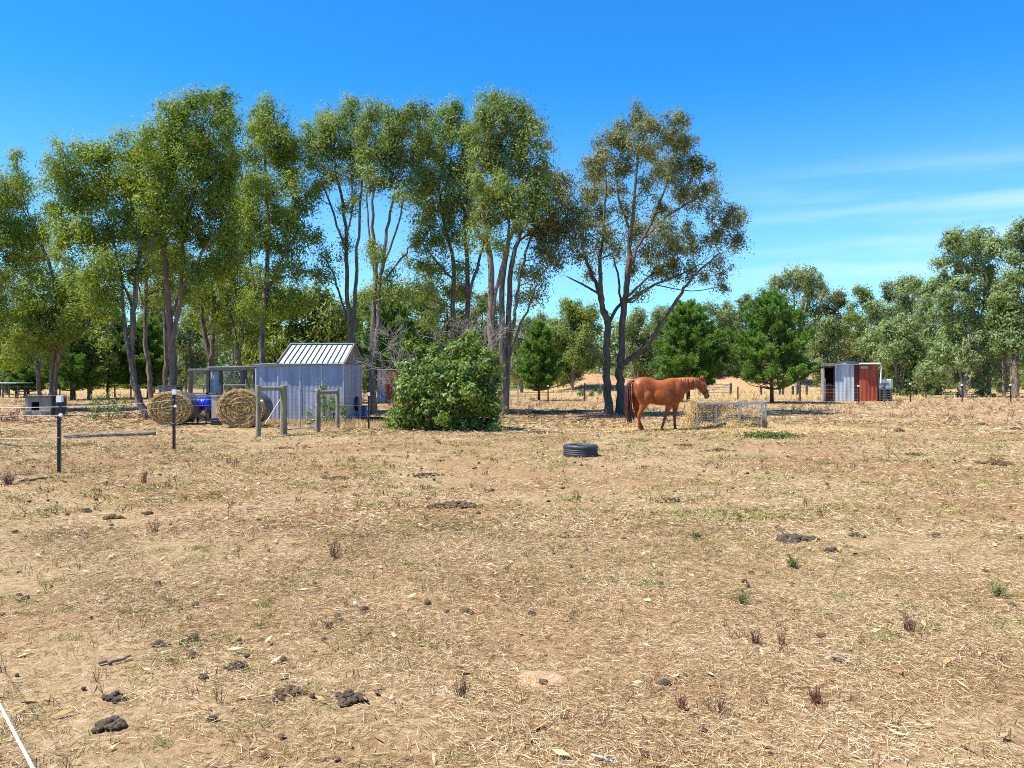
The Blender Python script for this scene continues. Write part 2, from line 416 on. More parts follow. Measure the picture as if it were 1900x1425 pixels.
euc('gum_tree', 'dark gum forking low into two stems behind the mesh run', 41,
    [[(391,755,8),(391,700,7.5),(390,665,7),(378,610,5.5),(374,560,4.5),(368,500,3.5),(380,440,2.5)], [(390,670,6),(396,610,5.5),(398,550,4.5),(402,480,3.5),(425,420,2.5)]],
    [(440,350,28,44),(450,410,34,40),(430,460,38,36),(400,510,44,34),(445,520,40,34),(365,540,34,26,.7),(420,570,44,30,.8),(470,560,34,30,.8),(380,590,34,22,.5)], LB, M['bark'], seed=25, group=GM)
euc('gum_tree', 'narrow spire topped gum standing behind the left end of the shed', 36,
    [[(486,765,8),(487,700,8),(487,655,7.5),(489,578,6.5),(496,500,5.5),(497,400,4),(492,300,3),(490,230,2)], [(488,620,4.5),(478,560,4),(465,490,3.2),(462,400,2.2)], [(490,560,4),(515,500,3.2),(545,440,2.5),(565,410,1.8)]],
    [(490,200,26,22),(508,225,28,26),(480,245,28,30),(515,265,32,32),(475,300,28,34),(525,300,32,34),(545,275,18,30),(500,345,36,30),(465,360,28,30),(545,345,30,32),(460,400,30,28),(510,400,40,28,.9),(555,400,32,36),(480,440,40,30),(535,450,42,32),(575,440,22,26,.7),(495,500,40,26,.7),(550,500,36,26,.7),(500,550,46,28),(545,560,36,28),(470,580,30,24,.7)], LB, M['bark'], seed=26, group=GM)
euc('gum_tree', 'slanting thin gum sapling left of the spire topped gum, above the run roof', 40,
    [[(452,755,4.5),(448,690,4.5),(443,650,4),(430,590,3.5),(422,545,3),(415,500,2)], [(445,660,3),(452,610,2.5),(455,560,2)]],
    [(425,540,34,26,.7),(455,560,30,24,.7),(470,620,30,24,.8),(420,620,28,22,.5)], LO, M['bark'], seed=27, group=GM)
euc('gum_tree', 'airy twin stemmed gum behind the shed roof with a flat crown on bare stems', 37,
    [[(658,765,8),(657,690,7.5),(653,620,7),(646,560,5.5),(643,480,5),(640,400,4),(625,320,3),(612,260,2)], [(655,640,5),(659,560,5),(661,480,4),(668,400,3.2),(672,320,2.4)],
     [(650,600,3.2),(632,555,2.8),(618,505,2.4),(595,470,1.5)], [(643,470,3),(620,400,2.6),(596,330,2)], [(642,440,2.5),(655,380,2),(650,300,1.6)]],
    [(600,220,26,18),(652,200,28,20),(622,235,34,26),(660,235,34,26),(585,255,30,28),(575,290,26,28),(615,280,38,30),(655,280,36,28),(600,325,32,24,.8),(640,325,34,22,.8),(675,315,28,24,.9),(585,360,24,26,.7),(650,360,22,14,.5),(655,385,22,16,.7),(615,480,22,22,.6),(600,510,24,18,.5),(640,445,14,12,.5),(575,500,22,22,.5)], LO, M['bark'], seed=31, group=GM)
euc('gum_tree', 'slender multi stemmed gum right of the shed with a flat olive top', 34,
    [[(693,770,9,0),(691,700,8.5),(692,650,8),(695,560,5.5),(697,480,5),(690,400,3.6),(700,300,2.4)], [(693,680,6),(702,600,6),(704,540,5),(712,480,4.5),(722,410,3.5),(735,350,2.6),(750,290,1.8)],
     [(712,490,3),(735,430,2.6),(748,370,2.2),(770,300,1.5)], [(696,520,3),(686,440,2.6),(680,360,2)], [(705,530,3),(745,480,2.4),(765,450,1.6)]],
    [(700,210,34,22),(745,212,34,22),(780,215,26,24),(690,250,36,28),(735,250,38,28),(775,255,30,28),(700,290,38,28),(745,290,36,26),(778,300,26,30),(690,330,30,22,.9),(730,330,30,22,.8),(765,340,24,24,.8),(735,365,24,16,.6),(690,460,22,16,.7),(708,475,18,14,.5),(720,520,26,22,.7),(740,545,34,26,.7),(700,545,30,20,.4)], LO, M['bark'], seed=32, group=GM)
euc('gum_tree', 'dark two stemmed gum standing behind the left half of the big green shrub', 36,
    [[(846,768,7),(842,680,6.5),(840,596,6),(841,490,5),(828,430,4),(815,350,3),(825,280,2)], [(862,768,7.5),(865,680,7),(866,596,6.5),(868,505,5.5),(862,430,4.5),(868,350,3.4),(855,260,2)], [(867,560,4),(884,500,3.4),(900,440,2.6),(905,380,2)], [(841,520,3.2),(815,490,2.6),(790,460,1.8)]],
    [(840,210,32,26),(815,235,28,26),(855,245,38,30),(800,275,30,30),(840,290,40,32),(880,270,32,34),(790,325,26,36),(825,340,38,34),(870,335,38,34),(785,385,28,34),(820,395,38,32),(865,395,38,30),(790,440,30,30),(835,450,36,26),(770,480,26,24,.7),(810,505,34,24,.8),(860,500,34,20,.6),(840,540,40,22,.6),(780,540,34,26,.6),(800,590,34,20,.5)], LO, M['bark'], seed=41, group=GM)
euc('gum_tree', 'tallest olive gum of the middle group, straight brown trunk behind the shrub', 32,
    [[(913,770,9.5),(912,700,9),(911,614,8.5),(912,505,7.5),(904,450,6.5),(895,400,5),(892,330,3.5),(905,240,2.2)], [(911,600,5),(922,530,4.5),(938,470,4),(945,400,3),(940,310,2)], [(906,460,4),(880,420,3),(862,380,2)], [(898,420,3.4),(915,360,2.8),(925,290,2)]],
    [(905,180,22,16),(925,185,14,12),(910,210,34,24),(950,205,32,26),(980,220,22,26),(895,245,36,30),(940,250,40,32),(985,260,28,34),(900,295,38,32),(945,300,40,32),(985,310,34,34),(900,345,38,32),(945,355,38,32),(990,360,34,32),(915,400,36,28),(960,405,36,28),(890,440,30,22,.8),(930,450,28,18,.5)], LO, M['bark_pink'], seed=42, group=GM)
euc('gum_tree', 'ragged right hand gum of the middle group with three dark stems and a drooping side', 34,
    [[(936,766,9.5,0),(934,700,9),(931,614,7),(934,505,6.5),(949,432,5),(962,380,4),(985,310,2.4)], [(938,720,7),(944,614,7),(949,494,6),(965,432,4.5),(985,370,3.4),(1010,310,2)], [(945,640,4),(956,590,4),(962,530,3.5),(975,470,3),(990,430,2)], [(947,660,3),(968,600,2.8),(985,560,2.4),(995,530,1.8)], [(960,450,3),(1000,420,2.4),(1030,390,1.8)]],
    [(1010,275,18,22,.7),(1020,320,24,28,.8),(1000,345,32,30),(1040,350,26,28),(1010,390,34,32),(1050,390,26,34),(985,430,32,26,.8),(1030,430,34,32),(1055,440,18,30,.8),(1000,475,28,24,.7),(1030,475,26,26,.7),(990,515,26,26,.8),(960,500,22,18,.5),(1000,550,14,14,.5),(975,545,22,18,.5)], LD, M['bark'], seed=43, group=GM)
# the big double tree beside the horse
euc('gum_tree', 'big spreading dusky gum with two dark trunks and a low right limb, beside the horse', 35,
    [[(1131,768,11,0),(1126,715,9.5,0),(1126,650,8.5,0),(1127,597,8,0),(1120,575,6.5,.1),(1108,535,5),(1090,490,4.2),(1080,440,3.2),(1090,380,2.2)],
     [(1152,768,11.5,.2),(1150,715,10,.2),(1151,680,9.5,.2),(1154,620,8,.2),(1158,570,7.8,.2),(1164,520,7),(1168,460,5.8),(1174,400,4.5),(1180,330,3),(1186,250,1.8)],
     [(1128,600,6,0),(1117,565,5.5,-.3),(1115,525,5.2,-.5),(1114,480,4.2,-.7),(1120,420,3,-.8),(1125,350,2,-.9)],
     [(1152,684,7,.2),(1166,668,6.6,0),(1190,652,6,-.3),(1210,630,5.4,-.6),(1228,598,4.8,-.9),(1250,565,4.2,-1.1),(1270,535,3.4,-1.3),(1295,505,2.6,-1.4),(1335,470,1.6,-1.5)],
     [(1130,598,4.5,0),(1145,570,4,.3),(1162,555,3.6,.6),(1180,535,3,.9),(1215,505,2.4,1.2),(1260,480,1.6,1.4)],
     [(1160,562,5,.2),(1185,545,3.4,.5),(1215,528,3,.7),(1250,515,2.4,.9),(1300,490,1.6,1.)],
     [(1165,500,4.5,.2),(1190,450,4,.6),(1215,400,3.4,1.),(1240,330,2.4,1.2),(1250,270,1.5,1.4)],
     [(1172,430,3.5,.2),(1150,370,2.8,-.4),(1140,310,2,-.6)],
     [(1198,440,3,.6),(1240,400,2.6,.6),(1290,370,2,.5)],
     [(1110,545,3,0),(1085,530,2.4,.4),(1050,512,1.4,.8)], [(1127,690,4.5,0),(1116,668,3.5,-.3),(1105,660,2.2,-.4)],
     [(1152,560,3,.2),(1148,520,2.6,.2),(1135,470,2,.1)]],
    [(1182,212,22,18),(1160,235,28,22),(1205,240,26,22),(1250,230,30,20),(1135,265,34,24),(1185,270,36,26),(1240,265,38,28),(1275,260,18,20),(1120,300,32,26),(1165,305,32,24,.8),(1225,305,32,26),(1270,305,34,28),(1095,320,28,24),(1305,310,24,24),(1095,355,28,26,.9),(1140,350,32,22,.7),(1200,345,30,20,.6),(1255,345,32,22,.9),(1300,345,28,26),(1328,345,14,20,.7),(1080,395,24,26),(1120,395,28,24,.8),(1165,390,28,20,.7),(1215,385,30,22,.8),(1265,385,26,20,.5),(1310,385,26,20,.7),(1085,430,26,26),(1125,430,26,22,.8),(1180,425,32,22),(1230,425,30,24,.8),(1275,425,24,20,.6),(1345,400,22,22,1.1),(1370,415,14,26,1.1),(1325,430,26,24),(1360,450,20,22,1.1),(1105,465,28,20,.7),(1150,460,28,20,.6),(1200,460,30,22),(1245,460,32,26,1.1),(1290,460,28,22,.8),(1330,480,18,18,.8),(1185,500,24,18,.6),(1225,495,32,24,1.1),(1265,500,30,22),(1305,505,20,16,.7),(1345,505,16,16,.9),(1345,530,12,10,.8),(1090,505,14,12,.5),(1075,470,18,20,.6),(1190,545,14,14,.4),(1105,655,12,9,.7)],
    LD, M['bark_dark'], seed=51, group=GM, k=9.5, subr=.38, nl=115, leaf=(.16, .046))
# spare bare twigs hanging out to the left of it
# background trees left of the big gum
GB = 'scrubby gums beyond the left paddock'
def bg(name, label, x, yt, yb, hw, Y, seed, lm, n=20, group=None, lean=0, tr=4.0, base_y=None, taper=.55, leaf=(.34, .11), bark='bark_pale', dens=1.5):
    by = HY + F * H / Y + 1
    rr = random.Random(seed)
    ts = [[(x, by, tr), (x + lean * .3, (by + yb) / 2, tr * .9), (x + lean, (yt + yb) / 2 + 10, tr * .6), (x + lean * 1.2, yt + (yb - yt) * .25, tr * .3)]]
    for q in range(2):
        y0 = by + (yb - by) * rr.uniform(.4, .9)
        ts.append([(x + lean * .2, y0, tr * .65), (x + rr.uniform(-.35, .35) * hw, (y0 + yt) / 2 + 15, tr * .45), (x + rr.uniform(-.7, .7) * hw, yt + (yb - yt) * .35, tr * .22)])
    bl = [(a, b, c, d, dens) for a, b, c, d in auto(x + lean * .6, yt, yb, hw, n, seed, taper)]
    return euc(name, label, Y, ts, bl, lm, M[bark], leaf=leaf, k=4.6 * (70 / Y) ** 1.0, nl=60, seed=seed, group=group, subr=.55, twig=.02, depth=.9)
LF, LG = M['leaf_far'], M['leaf_grey']
bg('gum_tree', 'pale scrubby gum at the far left edge above the small lean-to shelter', 12, 585, 700, 60, 75, 101, LF, group=GB)
bg('gum_tree', 'far gum filling the gap between the leaning gum and the pink barked trunk', 285, 550, 705, 45, 80, 102, LF, group=GB)
bg('gum_tree', 'far gum seen over the mesh run, left of the dark forked gum', 352, 540, 705, 50, 78, 103, LF, group=GB)
bg('gum_tree', 'bushy far gum seen between the dark forked gum and the spire topped gum', 440, 535, 712, 55, 70, 104, LF, group=GB)
bg('gum_tree', 'dense leafy gum rising directly behind the shed roof', 560, 540, 735, 78, 50, 105, LO, n=26, group=GB, tr=5, bark='bark')
bg('gum_tree', 'low bushy gum between the shed roof and the slender multi stemmed gum', 622, 555, 730, 52, 55, 106, LF, group=GB)
bg('gum_tree', 'grey green gum in the gap left of the dead branches', 770, 525, 720, 52, 62, 107, LF, group=GB)
bg('gum_tree', 'tall bluish gum behind the dead branches above the shrub', 830, 535, 715, 55, 66, 108, LF, group=GB)
bg('gum_tree', 'far gum peeping between the straight brown trunk and the three dark stems', 895, 545, 715, 45, 72, 109, LF, group=GB)
bg('gum_tree', 'small yellowish gum behind the dark pine at the gap in the row', 968, 585, 700, 36, 85, 110, LF, group=GB)
bg('gum_tree', 'dark leafy far gum between the kennel trunks and the leaning gum', 165, 545, 690, 50, 58, 111, LO, n=22, group=GB, bark='bark')
bg('gum_tree', 'olive gum behind the slender gum right of the shed', 690, 535, 720, 50, 68, 112, LO, n=22, group=GB)
bg('gum_tree', 'shady gum low behind the spire topped gum and the mesh run roof', 495, 560, 720, 48, 52, 113, LB, n=22, group=GB, bark='bark')
GR = 'gums along the far side of the paddock'
bg('gum_tree', 'round headed olive gum beyond the bank, left of the two trunks by the horse', 1062, 562, 690, 58, 88, 121, LO, n=24, group=GR, bark='bark_pale', tr=3.5)
bg('gum_tree', 'small gum beside the round headed olive one, at the left end of the bank', 1008, 585, 695, 34, 95, 122, LF, group=GR)
bg('gum_tree', 'low far gum showing between the dark double trunks and the left pine', 1185, 575, 690, 50, 96, 123, LF, group=GR)
bg('gum_tree', 'far gum directly behind the tip of the left pine', 1250, 570, 690, 45, 105, 124, LF, group=GR)
bg('gum_tree', 'far gum in the gap between the two pines', 1335, 558, 690, 48, 98, 125, LF, group=GR)
bg('gum_tree', 'thin far gum at the left shoulder of the right pine', 1385, 548, 690, 34, 102, 126, LF, group=GR)
euc('gum_tree', 'umbrella shaped gum with open sky in its crown behind the right pine', 90,
    [[(1478,727,4.5),(1478,680,4.2),(1474,620,3.6),(1462,570,2.6),(1440,530,1.6)], [(1476,650,3),(1490,590,2.4),(1500,540,1.6)], [(1476,660,2.6),(1510,600,2),(1530,560,1.4)], [(1474,620,2.4),(1474,560,1.8),(1472,520,1.2)]],
    [(1470,508,24,15),(1500,512,24,16),(1440,525,20,14),(1425,545,16,14,.8),(1470,530,26,16,.8),(1510,535,24,16),(1530,550,16,16,.9),(1450,560,22,15,.7),(1490,560,24,16,.7),(1420,570,18,15,.8),(1520,575,20,16),(1470,590,26,18,.8),(1500,610,26,20),(1440,600,24,18,.7),(1475,640,28,20,.9),(1515,650,24,24)], LF, M['bark_pale'], leaf=(.36,.12), k=4.6, nl=62, seed=127, group=GR, subr=.6, twig=.025)
bg('gum_tree', 'rusty tinged gum right of the umbrella shaped gum, behind the shed', 1555, 535, 705, 38, 88, 128, LD, n=22, group=GR)
bg('gum_tree', 'knob topped dark gum behind the middle of the rusty shed', 1600, 530, 705, 34, 86, 129, LO, n=22, group=GR)
bg('gum_tree', 'pale trunked gum behind the left half of the rusty shed', 1535, 590, 715, 38, 78, 130, LF, n=26, group=GR)
bg('gum_tree', 'leaning gum rising over the right edge of the rusty shed', 1635, 560, 715, 40, 80, 131, LG, n=22, group=GR)
bg('gum_tree', 'tall gum whose top marks the first step of the right hand tree line', 1660, 517, 715, 38, 84, 132, LF, n=24, group=GR)
bg('gum_tree', 'gum with a small tufted top just right of the first step of the tree line', 1692, 510, 715, 34, 82, 133, LG, n=24, group=GR)
bg('gum_tree', 'bluish weeping gum over the white tank', 1672, 600, 725, 44, 72, 134, LG, n=24, group=GR)
bg('gum_tree', 'pale weeping gum reaching almost to the ground, between white tank and white limbed gum', 1732, 520, 725, 46, 74, 135, LG, n=26, group=GR)
euc('gum_tree', 'tallest grey green gum at right with reddish forked trunks', 66,
    [[(1822,736,7,0),(1818,700,6),(1816,650,5.5),(1812,600,4.5),(1800,555,3.6),(1790,500,2.6)], [(1832,736,6,.4),(1838,690,5),(1848,640,4),(1852,590,3),(1840,520,2)], [(1814,620,3.4),(1824,570,3),(1830,510,2.4),(1815,460,1.6)], [(1816,655,3),(1790,610,2.2),(1765,570,1.4)]],
    [(1785,436,26,16),(1825,440,26,18),(1765,455,20,16),(1800,465,28,18),(1840,465,20,22),(1748,485,18,16,.8),(1780,490,24,18),(1825,495,28,20),(1755,515,22,18),(1795,525,26,18,.8),(1838,525,24,20),(1765,550,28,20),(1810,555,30,20),(1845,560,18,22),(1750,585,28,20),(1790,590,28,20,.9),(1830,595,28,20,.9),(1765,620,30,22),(1800,630,28,20,.8),(1745,650,28,22),(1840,640,20,20,.8),(1780,665,28,20,.9),(1760,695,28,18),(1730,690,24,20),(1830,690,20,18,.8),(1815,715,20,16,.9),(1850,680,18,18,.7)], LG, M['bark_pink'], leaf=(.32,.10), k=6, nl=70, seed=136, group=GR, subr=.5, twig=.02)
euc('gum_tree', 'low gum with bare crooked white limbs in front of the tall forked one', 64,
    [[(1790,737,5,0),(1788,710,4.5),(1795,690,3.5),(1800,660,2.6),(1796,620,1.8)], [(1788,716,3.5),(1778,722,3),(1768,712,2.4),(1760,698,1.6)], [(1789,706,3.2),(1780,690,2.4),(1774,670,2)], [(1790,712,2.5),(1800,702,2),(1803,690,1.5)]],
    [(1800,630,24,16,.9),(1780,650,22,15,.8),(1765,670,18,14,.8),(1805,665,20,15,.8),(1755,705,16,14,.8)], LG, M['bark_pale'], leaf=(.3,.1), k=2.8, nl=44, seed=137, group=GR, subr=.5, twig=.02)
bg('gum_tree', 'straight dark trunked gum between the forked gum and the right edge', 1862, 520, 650, 26, 64, 138, LG, n=26, group=GR, tr=4.5, bark='bark')
euc('gum_tree', 'big gum cut by the right edge with paired dark and pale trunks', 63,
    [[(1886,738,8,0),(1884,690,7),(1887,640,6),(1892,590,5),(1890,530,3.5),(1895,470,2)], [(1880,720,4),(1876,680,3.6),(1878,640,3),(1868,600,2)], [(1888,650,4),(1910,600,3),(1925,540,2)]],
    [(1900,425,26,18),(1880,445,20,16),(1925,450,30,24),(1890,475,26,20),(1880,510,22,20),(1915,510,30,24),(1885,550,26,20),(1920,560,30,24),(1880,590,24,20,.9),(1910,610,30,22),(1890,635,24,18,.6),(1925,660,30,24)], LG, M['bark'], leaf=(.32,.10), k=6, nl=70, seed=139, group=GR, subr=.5, twig=.02)
bg('gum_tree', 'small bushy gum filling the base of the tree line left of the white limbed gum', 1715, 640, 730, 30, 78, 140, LF, n=16, group=GR)
bg('gum_tree', 'shaded gum behind the tall forked gum, filling the dark gap at its right', 1855, 560, 725, 34, 80, 141, LG, n=22, group=GR)

# far wood: one mass closing the horizon
def far_wood():
    rng = np.random.default_rng(5); C = []; N = []
    for i in range(900):
        x = rng.uniform(-150, 150); y = rng.uniform(118, 150); h = rng.uniform(7.5, 13.5) * (1.0 if abs(x) < 200 else 1)
        r = rng.uniform(1.6, 3.0); n = 150
        q = unit(n, rng) * (rng.uniform(.2, 1, n) ** .4)[:, None] * np.array([r, r, h * .5]); C.append(np.array([x, y, h * .5]) + q); N.append(q)
    C = np.concatenate(C)
    o = poly_np('far_wood', leaves(C, .95, .45, rng, .3, np.concatenate(N) / 4), 4, LF)
    tag(o, 'far wood of gums closing the horizon behind everything', 'wood', kind='stuff')
    # low scrub under the trees, nearer
    C = []
    for i in range(330):
        side = rng.random()
        x = rng.uniform(-75, 75); y = rng.uniform(104, 116); h = rng.uniform(1.2, 3.4); r = rng.uniform(1., 2.4); n = 90
        q = unit(n, rng) * (rng.uniform(.2, 1, n) ** .4)[:, None] * np.array([r, r, h * .5]); C.append(np.array([x, y, h * .45]) + q)
    o = poly_np('far_scrub', leaves(np.concatenate(C), .6, .25, rng, .2), 4, LO)
    tag(o, 'low dry scrub along the foot of the far wood', 'scrub', kind='stuff')
far_wood()

# ------------------------------------------------------------------ pines
def pine(label, x, yt, base_y, hw, seed, nlean=0.0, group='young pines in the back paddock', trunk_r=.13, full=1.0):
    rng = np.random.default_rng(seed); Y = yd(base_y); s = Y / F
    root = thing('pine_tree', label, 'pine', ((x - CX) * s, Y, 0), group=group)
    h = (base_y - yt) * s; R = hw * s; L = np.array([(x - CX) * s, Y, 0])
    tb = MB(); tb.tube([L + np.array([0, 0, -.1]), L + np.array([nlean * .3, 0, h * .45]), L + np.array([nlean, 0, h * .98])], [trunk_r, trunk_r * .7, .02], 7)
    Cs = []; Ds = []
    z = h * .13
    while z < h * .97:
        f = (z - h * .13) / (h * .87)
        ln = R * (min(1, .72 + f * 1.3) * (1 - f) ** .8 * 1.12 + .06)
        nb = int(rng.integers(6, 9))
        for b in range(nb):
            a = 2 * PI * (b + rng.uniform(-.3, .3)) / nb + z * 3; l = ln * rng.uniform(.6, 1.12)
            d = np.array([math.cos(a), math.sin(a), .18 + .75 * f + rng.uniform(-.1, .2)])
            p0 = L + np.array([nlean * z / h, 0, z]); P = [p0, p0 + d * l * .5 - np.array([0, 0, .05 * l]), p0 + d * l + np.array([0, 0, .12 * l])]
            tb.tube(P, [.035 * (1 - f) + .012, .02, .008], 4, False)
            nt = max(3, int(l * 9 * full))
            for q in range(nt):
                t = rng.uniform(.28, 1.0) ** .7; p = P[0] * (1 - t) + P[2] * t - np.array([0, 0, .12 * l * t * (1 - t)])
                side = unit(1, rng)[0] * .32 * l * (1.1 - t * .6) * rng.uniform(.2, 1); side[2] = abs(side[2]) * .6 - .02
                dd = d * .7 + side * 1.2 + np.array([0, 0, .5]); Cs.append(p + side); Ds.append(dd / np.linalg.norm(dd))
        z += h * .052 * rng.uniform(.8, 1.2)
    tb.build('trunk', M['bark_pine'], root, smooth=True)
    C = np.array(Cs); D = np.array(Ds); m = 44
    n = len(C) * m
    base = np.repeat(C, m, 0) + np.repeat(D, m, 0) * rng.uniform(-.18, .16, n)[:, None]
    d = np.repeat(D, m, 0) * .7 + unit(n, rng) * .75; d /= np.linalg.norm(d, axis=1, keepdims=True)
    w = np.cross(d, unit(n, rng)); w /= np.linalg.norm(w, axis=1, keepdims=True)
    l = rng.uniform(.15, .30, n)[:, None]; ww = .02
    V = np.stack([base - w * ww * .5, base + d * l * .5 + w * ww, base + d * l, base + d * l * .5 - w * ww], 1)
    poly_np('crown', V, 4, M['needle'], root)
pine('broad dark pine behind the head of the horse', 1277, 566, 746, 78, 201)
pine('light green pine with a visible trunk behind the hay feeder', 1432, 550, 748, 84, 202)
pine('small dark pine at the right end of the tree row, left of the earth bank', 1000, 600, 743, 42, 203, trunk_r=.1)
pine('tall pine behind the slender gum right of the shed', 722, 545, 741.5, 62, 204)
pine('thick trunked pine between the kennel and the sapling', 135, 606, 742, 58, 205, trunk_r=.2)
pine('dark pine just left of the leaning gum', 200, 568, 739, 64, 206)
pine('bright pine behind the leaning gum and the left bale', 275, 592, 738, 52, 207)
pine('low pine with foliage to the ground, behind the kennel', 52, 655, 737, 42, 208)

# ------------------------------------------------------------------ shrubs and saplings
euc('shrub', 'large round glossy green shrub in front of the tree row', yd(797),
    [[(845,798,4,0),(840,740,3.5),(835,690,2.5),(840,650,1.5)], [(870,798,3.5,.2),(880,740,3),(890,680,2)], [(815,798,3.5,-.2),(800,750,3),(785,700,2)]],
    [(800,660,32,24),(840,652,30,22),(872,640,22,18),(870,625,10,8,.8),(900,670,24,24),(775,690,34,28),(820,690,38,28),(865,685,36,28),(910,705,20,26),(760,725,26,28),(800,730,38,30),(850,730,40,30),(895,735,30,30),(920,745,12,20,.7),(765,760,28,26),(810,765,36,26),(860,770,38,26),(900,775,28,22),(790,785,34,14),(840,788,40,12),(890,790,34,10),(915,792,12,7,.7),(735,775,20,16),(725,785,14,12),(750,788,24,12),(768,640,10,8,.4)],
    M['leaf_shrub'], M['bark'], leaf=(.145,.075), k=30, nl=52, seed=61, cat='shrub', subr=.2, depth=.75, droop=.35, twig=.006)
euc('sapling', 'sparse young gum sapling between the kennel and the leaning gum', 31,
    [[(203,778,1.6),(203,755,1.3),(201,732,.8)], [(203,765,1),(190,745,.7)], [(203,765,1),(218,745,.7)]],
    [(200,735,16,10,.8),(185,745,14,10,.7),(218,745,15,11,.8),(200,758,16,10,.7),(225,762,10,8,.6),(178,765,9,7,.5),(168,778,8,5,.8)], M['leaf_young'], M['bark'], leaf=(.15,.05), k=7, nl=30, seed=62, cat='sapling', subr=.26, droop=.4, twig=.006)
euc('climbing_shrub', 'leafy pale green shrub growing around the gate post in front of the shed', 26.9,
    [[(600,789,1.6),(600,760,1.3),(602,728,.8)], [(615,789,1.5),(620,760,1.2),(625,735,.8)], [(580,789,1.2),(576,760,.8)]],
    [(602,720,10,9,.8),(605,740,18,14),(625,745,16,14),(585,755,16,15,.8),(610,765,22,16),(635,760,9,12,.8),(600,782,22,10),(575,775,10,14,.6)], M['leaf_shrub'], M['bark'], leaf=(.10,.045), k=17, nl=40, seed=63, cat='shrub', subr=.2, droop=.4, twig=.006)
GS = 'young yellow green shrubs along the back fence'
for i, (x, y, w, h, lab) in enumerate([
    (1677, 737, 9, 9, 'wide yellow green shrub nearest the white tank'), (1690, 737, 5, 6, 'small green shrub beside the picket right of the white tank'),
    (1714, 737, 4, 5, 'tiny young shrub alone in the dry grass right of the white tank'), (1731, 737, 6, 9, 'bushy young shrub under the weeping gum'),
    (1779, 738, 6, 7, 'young shrub in front of the white limbed gum'), (1843, 738, 5, 5, 'small young shrub between the forked gum and the dark trunk'),
    (1078, 737, 8, 9, 'leafy young plant left of the double trunked gum, at the back picket'), (1098, 737, 5, 8, 'thin staked plant between the back picket and the double trunks'), (1113, 735, 6, 10, 'young plant nearest the left trunk of the double gum')]):
    Y = yd(y) + 2
    euc('young_shrub', lab, Y, [[(x, y, .5), (x, y - h * .8, .4), (x, y - h * 1.6, .3)]], [(x, y - h * .7, w * .7, h * .6), (x + w * .3, y - h * 1.2, w * .5, h * .5), (x - w * .4, y - h * .9, w * .4, h * .4)],
        M['leaf_young'], M['bark'], leaf=(.22,.06), k=14, nl=24, seed=300 + i, cat='shrub', group=GS, subr=.18, droop=-.6, twig=.006)

# ------------------------------------------------------------------ bare dead branches behind the shrub
def bare_tree(name, label, x, y, Y, h, seed, spread=.5, r=.07, depthmax=5, arms=3, group=None, lean=(0, 0)):
    rr = random.Random(seed); mb = MB()
    def grow(p, d, l, r, k):
        pts = [p]; q = p.copy(); dd = d.copy()
        for i in range(3):
            dd = (dd + Vector((rr.uniform(-.22, .22), rr.uniform(-.22, .22), rr.uniform(-.14, .12)))).normalized()
            q = q + dd * l / 3; pts.append(q.copy())
        mb.tube(pts, [r, r * .9, r * .8, r * .62], 4 if k > 1 else 6, False)
        if k >= depthmax: return
        for c in range(arms if k else arms + 1):
            nd = (dd + Vector((rr.uniform(-1, 1), rr.uniform(-1, 1), rr.uniform(-.45, .7))) * spread * 1.4).normalized()
            s = pts[rr.choice([2, 3, 3])]
            grow(s.copy(), nd, l * rr.uniform(.55, .82), max(.005, r * .55), k + 1)
    p = at(x, y, Y); p.z = 0 if y > HY + 20 else p.z
    root = thing(name, label, 'dead tree', (p.x, p.y, 0), group=group)
    grow(Vector((p.x, p.y, -.05)), Vector((lean[0], lean[1], 1)).normalized(), h * .36, r, 0)
    mb.build('branches', M['deadwood'], root)
bare_tree('dead_tree', 'bare grey dead tree tangled behind the left top of the shrub', 790, 770, 29, 4.3, 3, .62, .045, 5, 3, lean=(-.25, 0))
bare_tree('dead_tree', 'bare twiggy dead tree behind the right top of the shrub', 868, 770, 30, 4.6, 5, .55, .04, 5, 3)
bare_tree('dead_bush', 'low grey tangle of dead twigs in front of the small red shed', 742, 765, 31, 2.9, 9, .8, .04, 5, 3, lean=(-.4, 0))
# ================================================================== THINGS
M['galv'] = None
def corr_mat(name, cols, scale, rough=.5, metal=.3, rust=None):
    t = NT(name); v = t.coords((1, 1, .12)); f = t.noise(v, scale, 4); k = len(cols)
    c = t.ramp(f, [(.3 + .4 * i / (k - 1), cc) for i, cc in enumerate(cols)])
    if rust:
        v2 = t.coords((1, 1, .5)); c = t.mix(t.ramp(t.noise(v2, 1.6, 6, .65), [(.58, (0,0,0)), (.78, (.8,.8,.8))]), c, rust)
    t.base(c); t.b.inputs['Roughness'].default_value = rough; t.b.inputs['Metallic'].default_value = metal
    return t.m
M['galv'] = corr_mat('galvanised_iron', [(.34,.37,.41),(.52,.55,.60),(.66,.69,.73)], 5, .55, .1)
M['zinc'] = corr_mat('weathered_zinc_iron', [(.22,.23,.30),(.31,.32,.41),(.43,.43,.51)], 4, .6, .05, rust=(.22,.15,.12))
M['rust'] = corr_mat('rusty_red_iron', [(.26,.04,.02),(.40,.075,.034),(.50,.13,.06)], 4, .7, .0)
M['rustdark'] = corr_mat('dark_and_shadow_rusty_iron', [(.07,.02,.018),(.12,.03,.02),(.17,.05,.03)], 4, .8, .0)  # dark walls, and the painted shadow strip on the field shelter front
M['rooflight'] = surf('pale_roof_iron', (.40,.45,.44), (.56,.61,.60), 3, .6, bump=0)
M['steel'] = surf('galvanised_steel', (.42,.44,.47), (.62,.64,.67), 12, .5, metal=.15, bump=0)
M['steelpale'] = surf('pale_galvanised_tube', (.26,.27,.28), (.38,.39,.40), 12, .5, metal=.05, bump=0)
M['picket'] = surf('black_steel', (.018,.016,.016), (.05,.042,.04), 20, .6, bump=0)
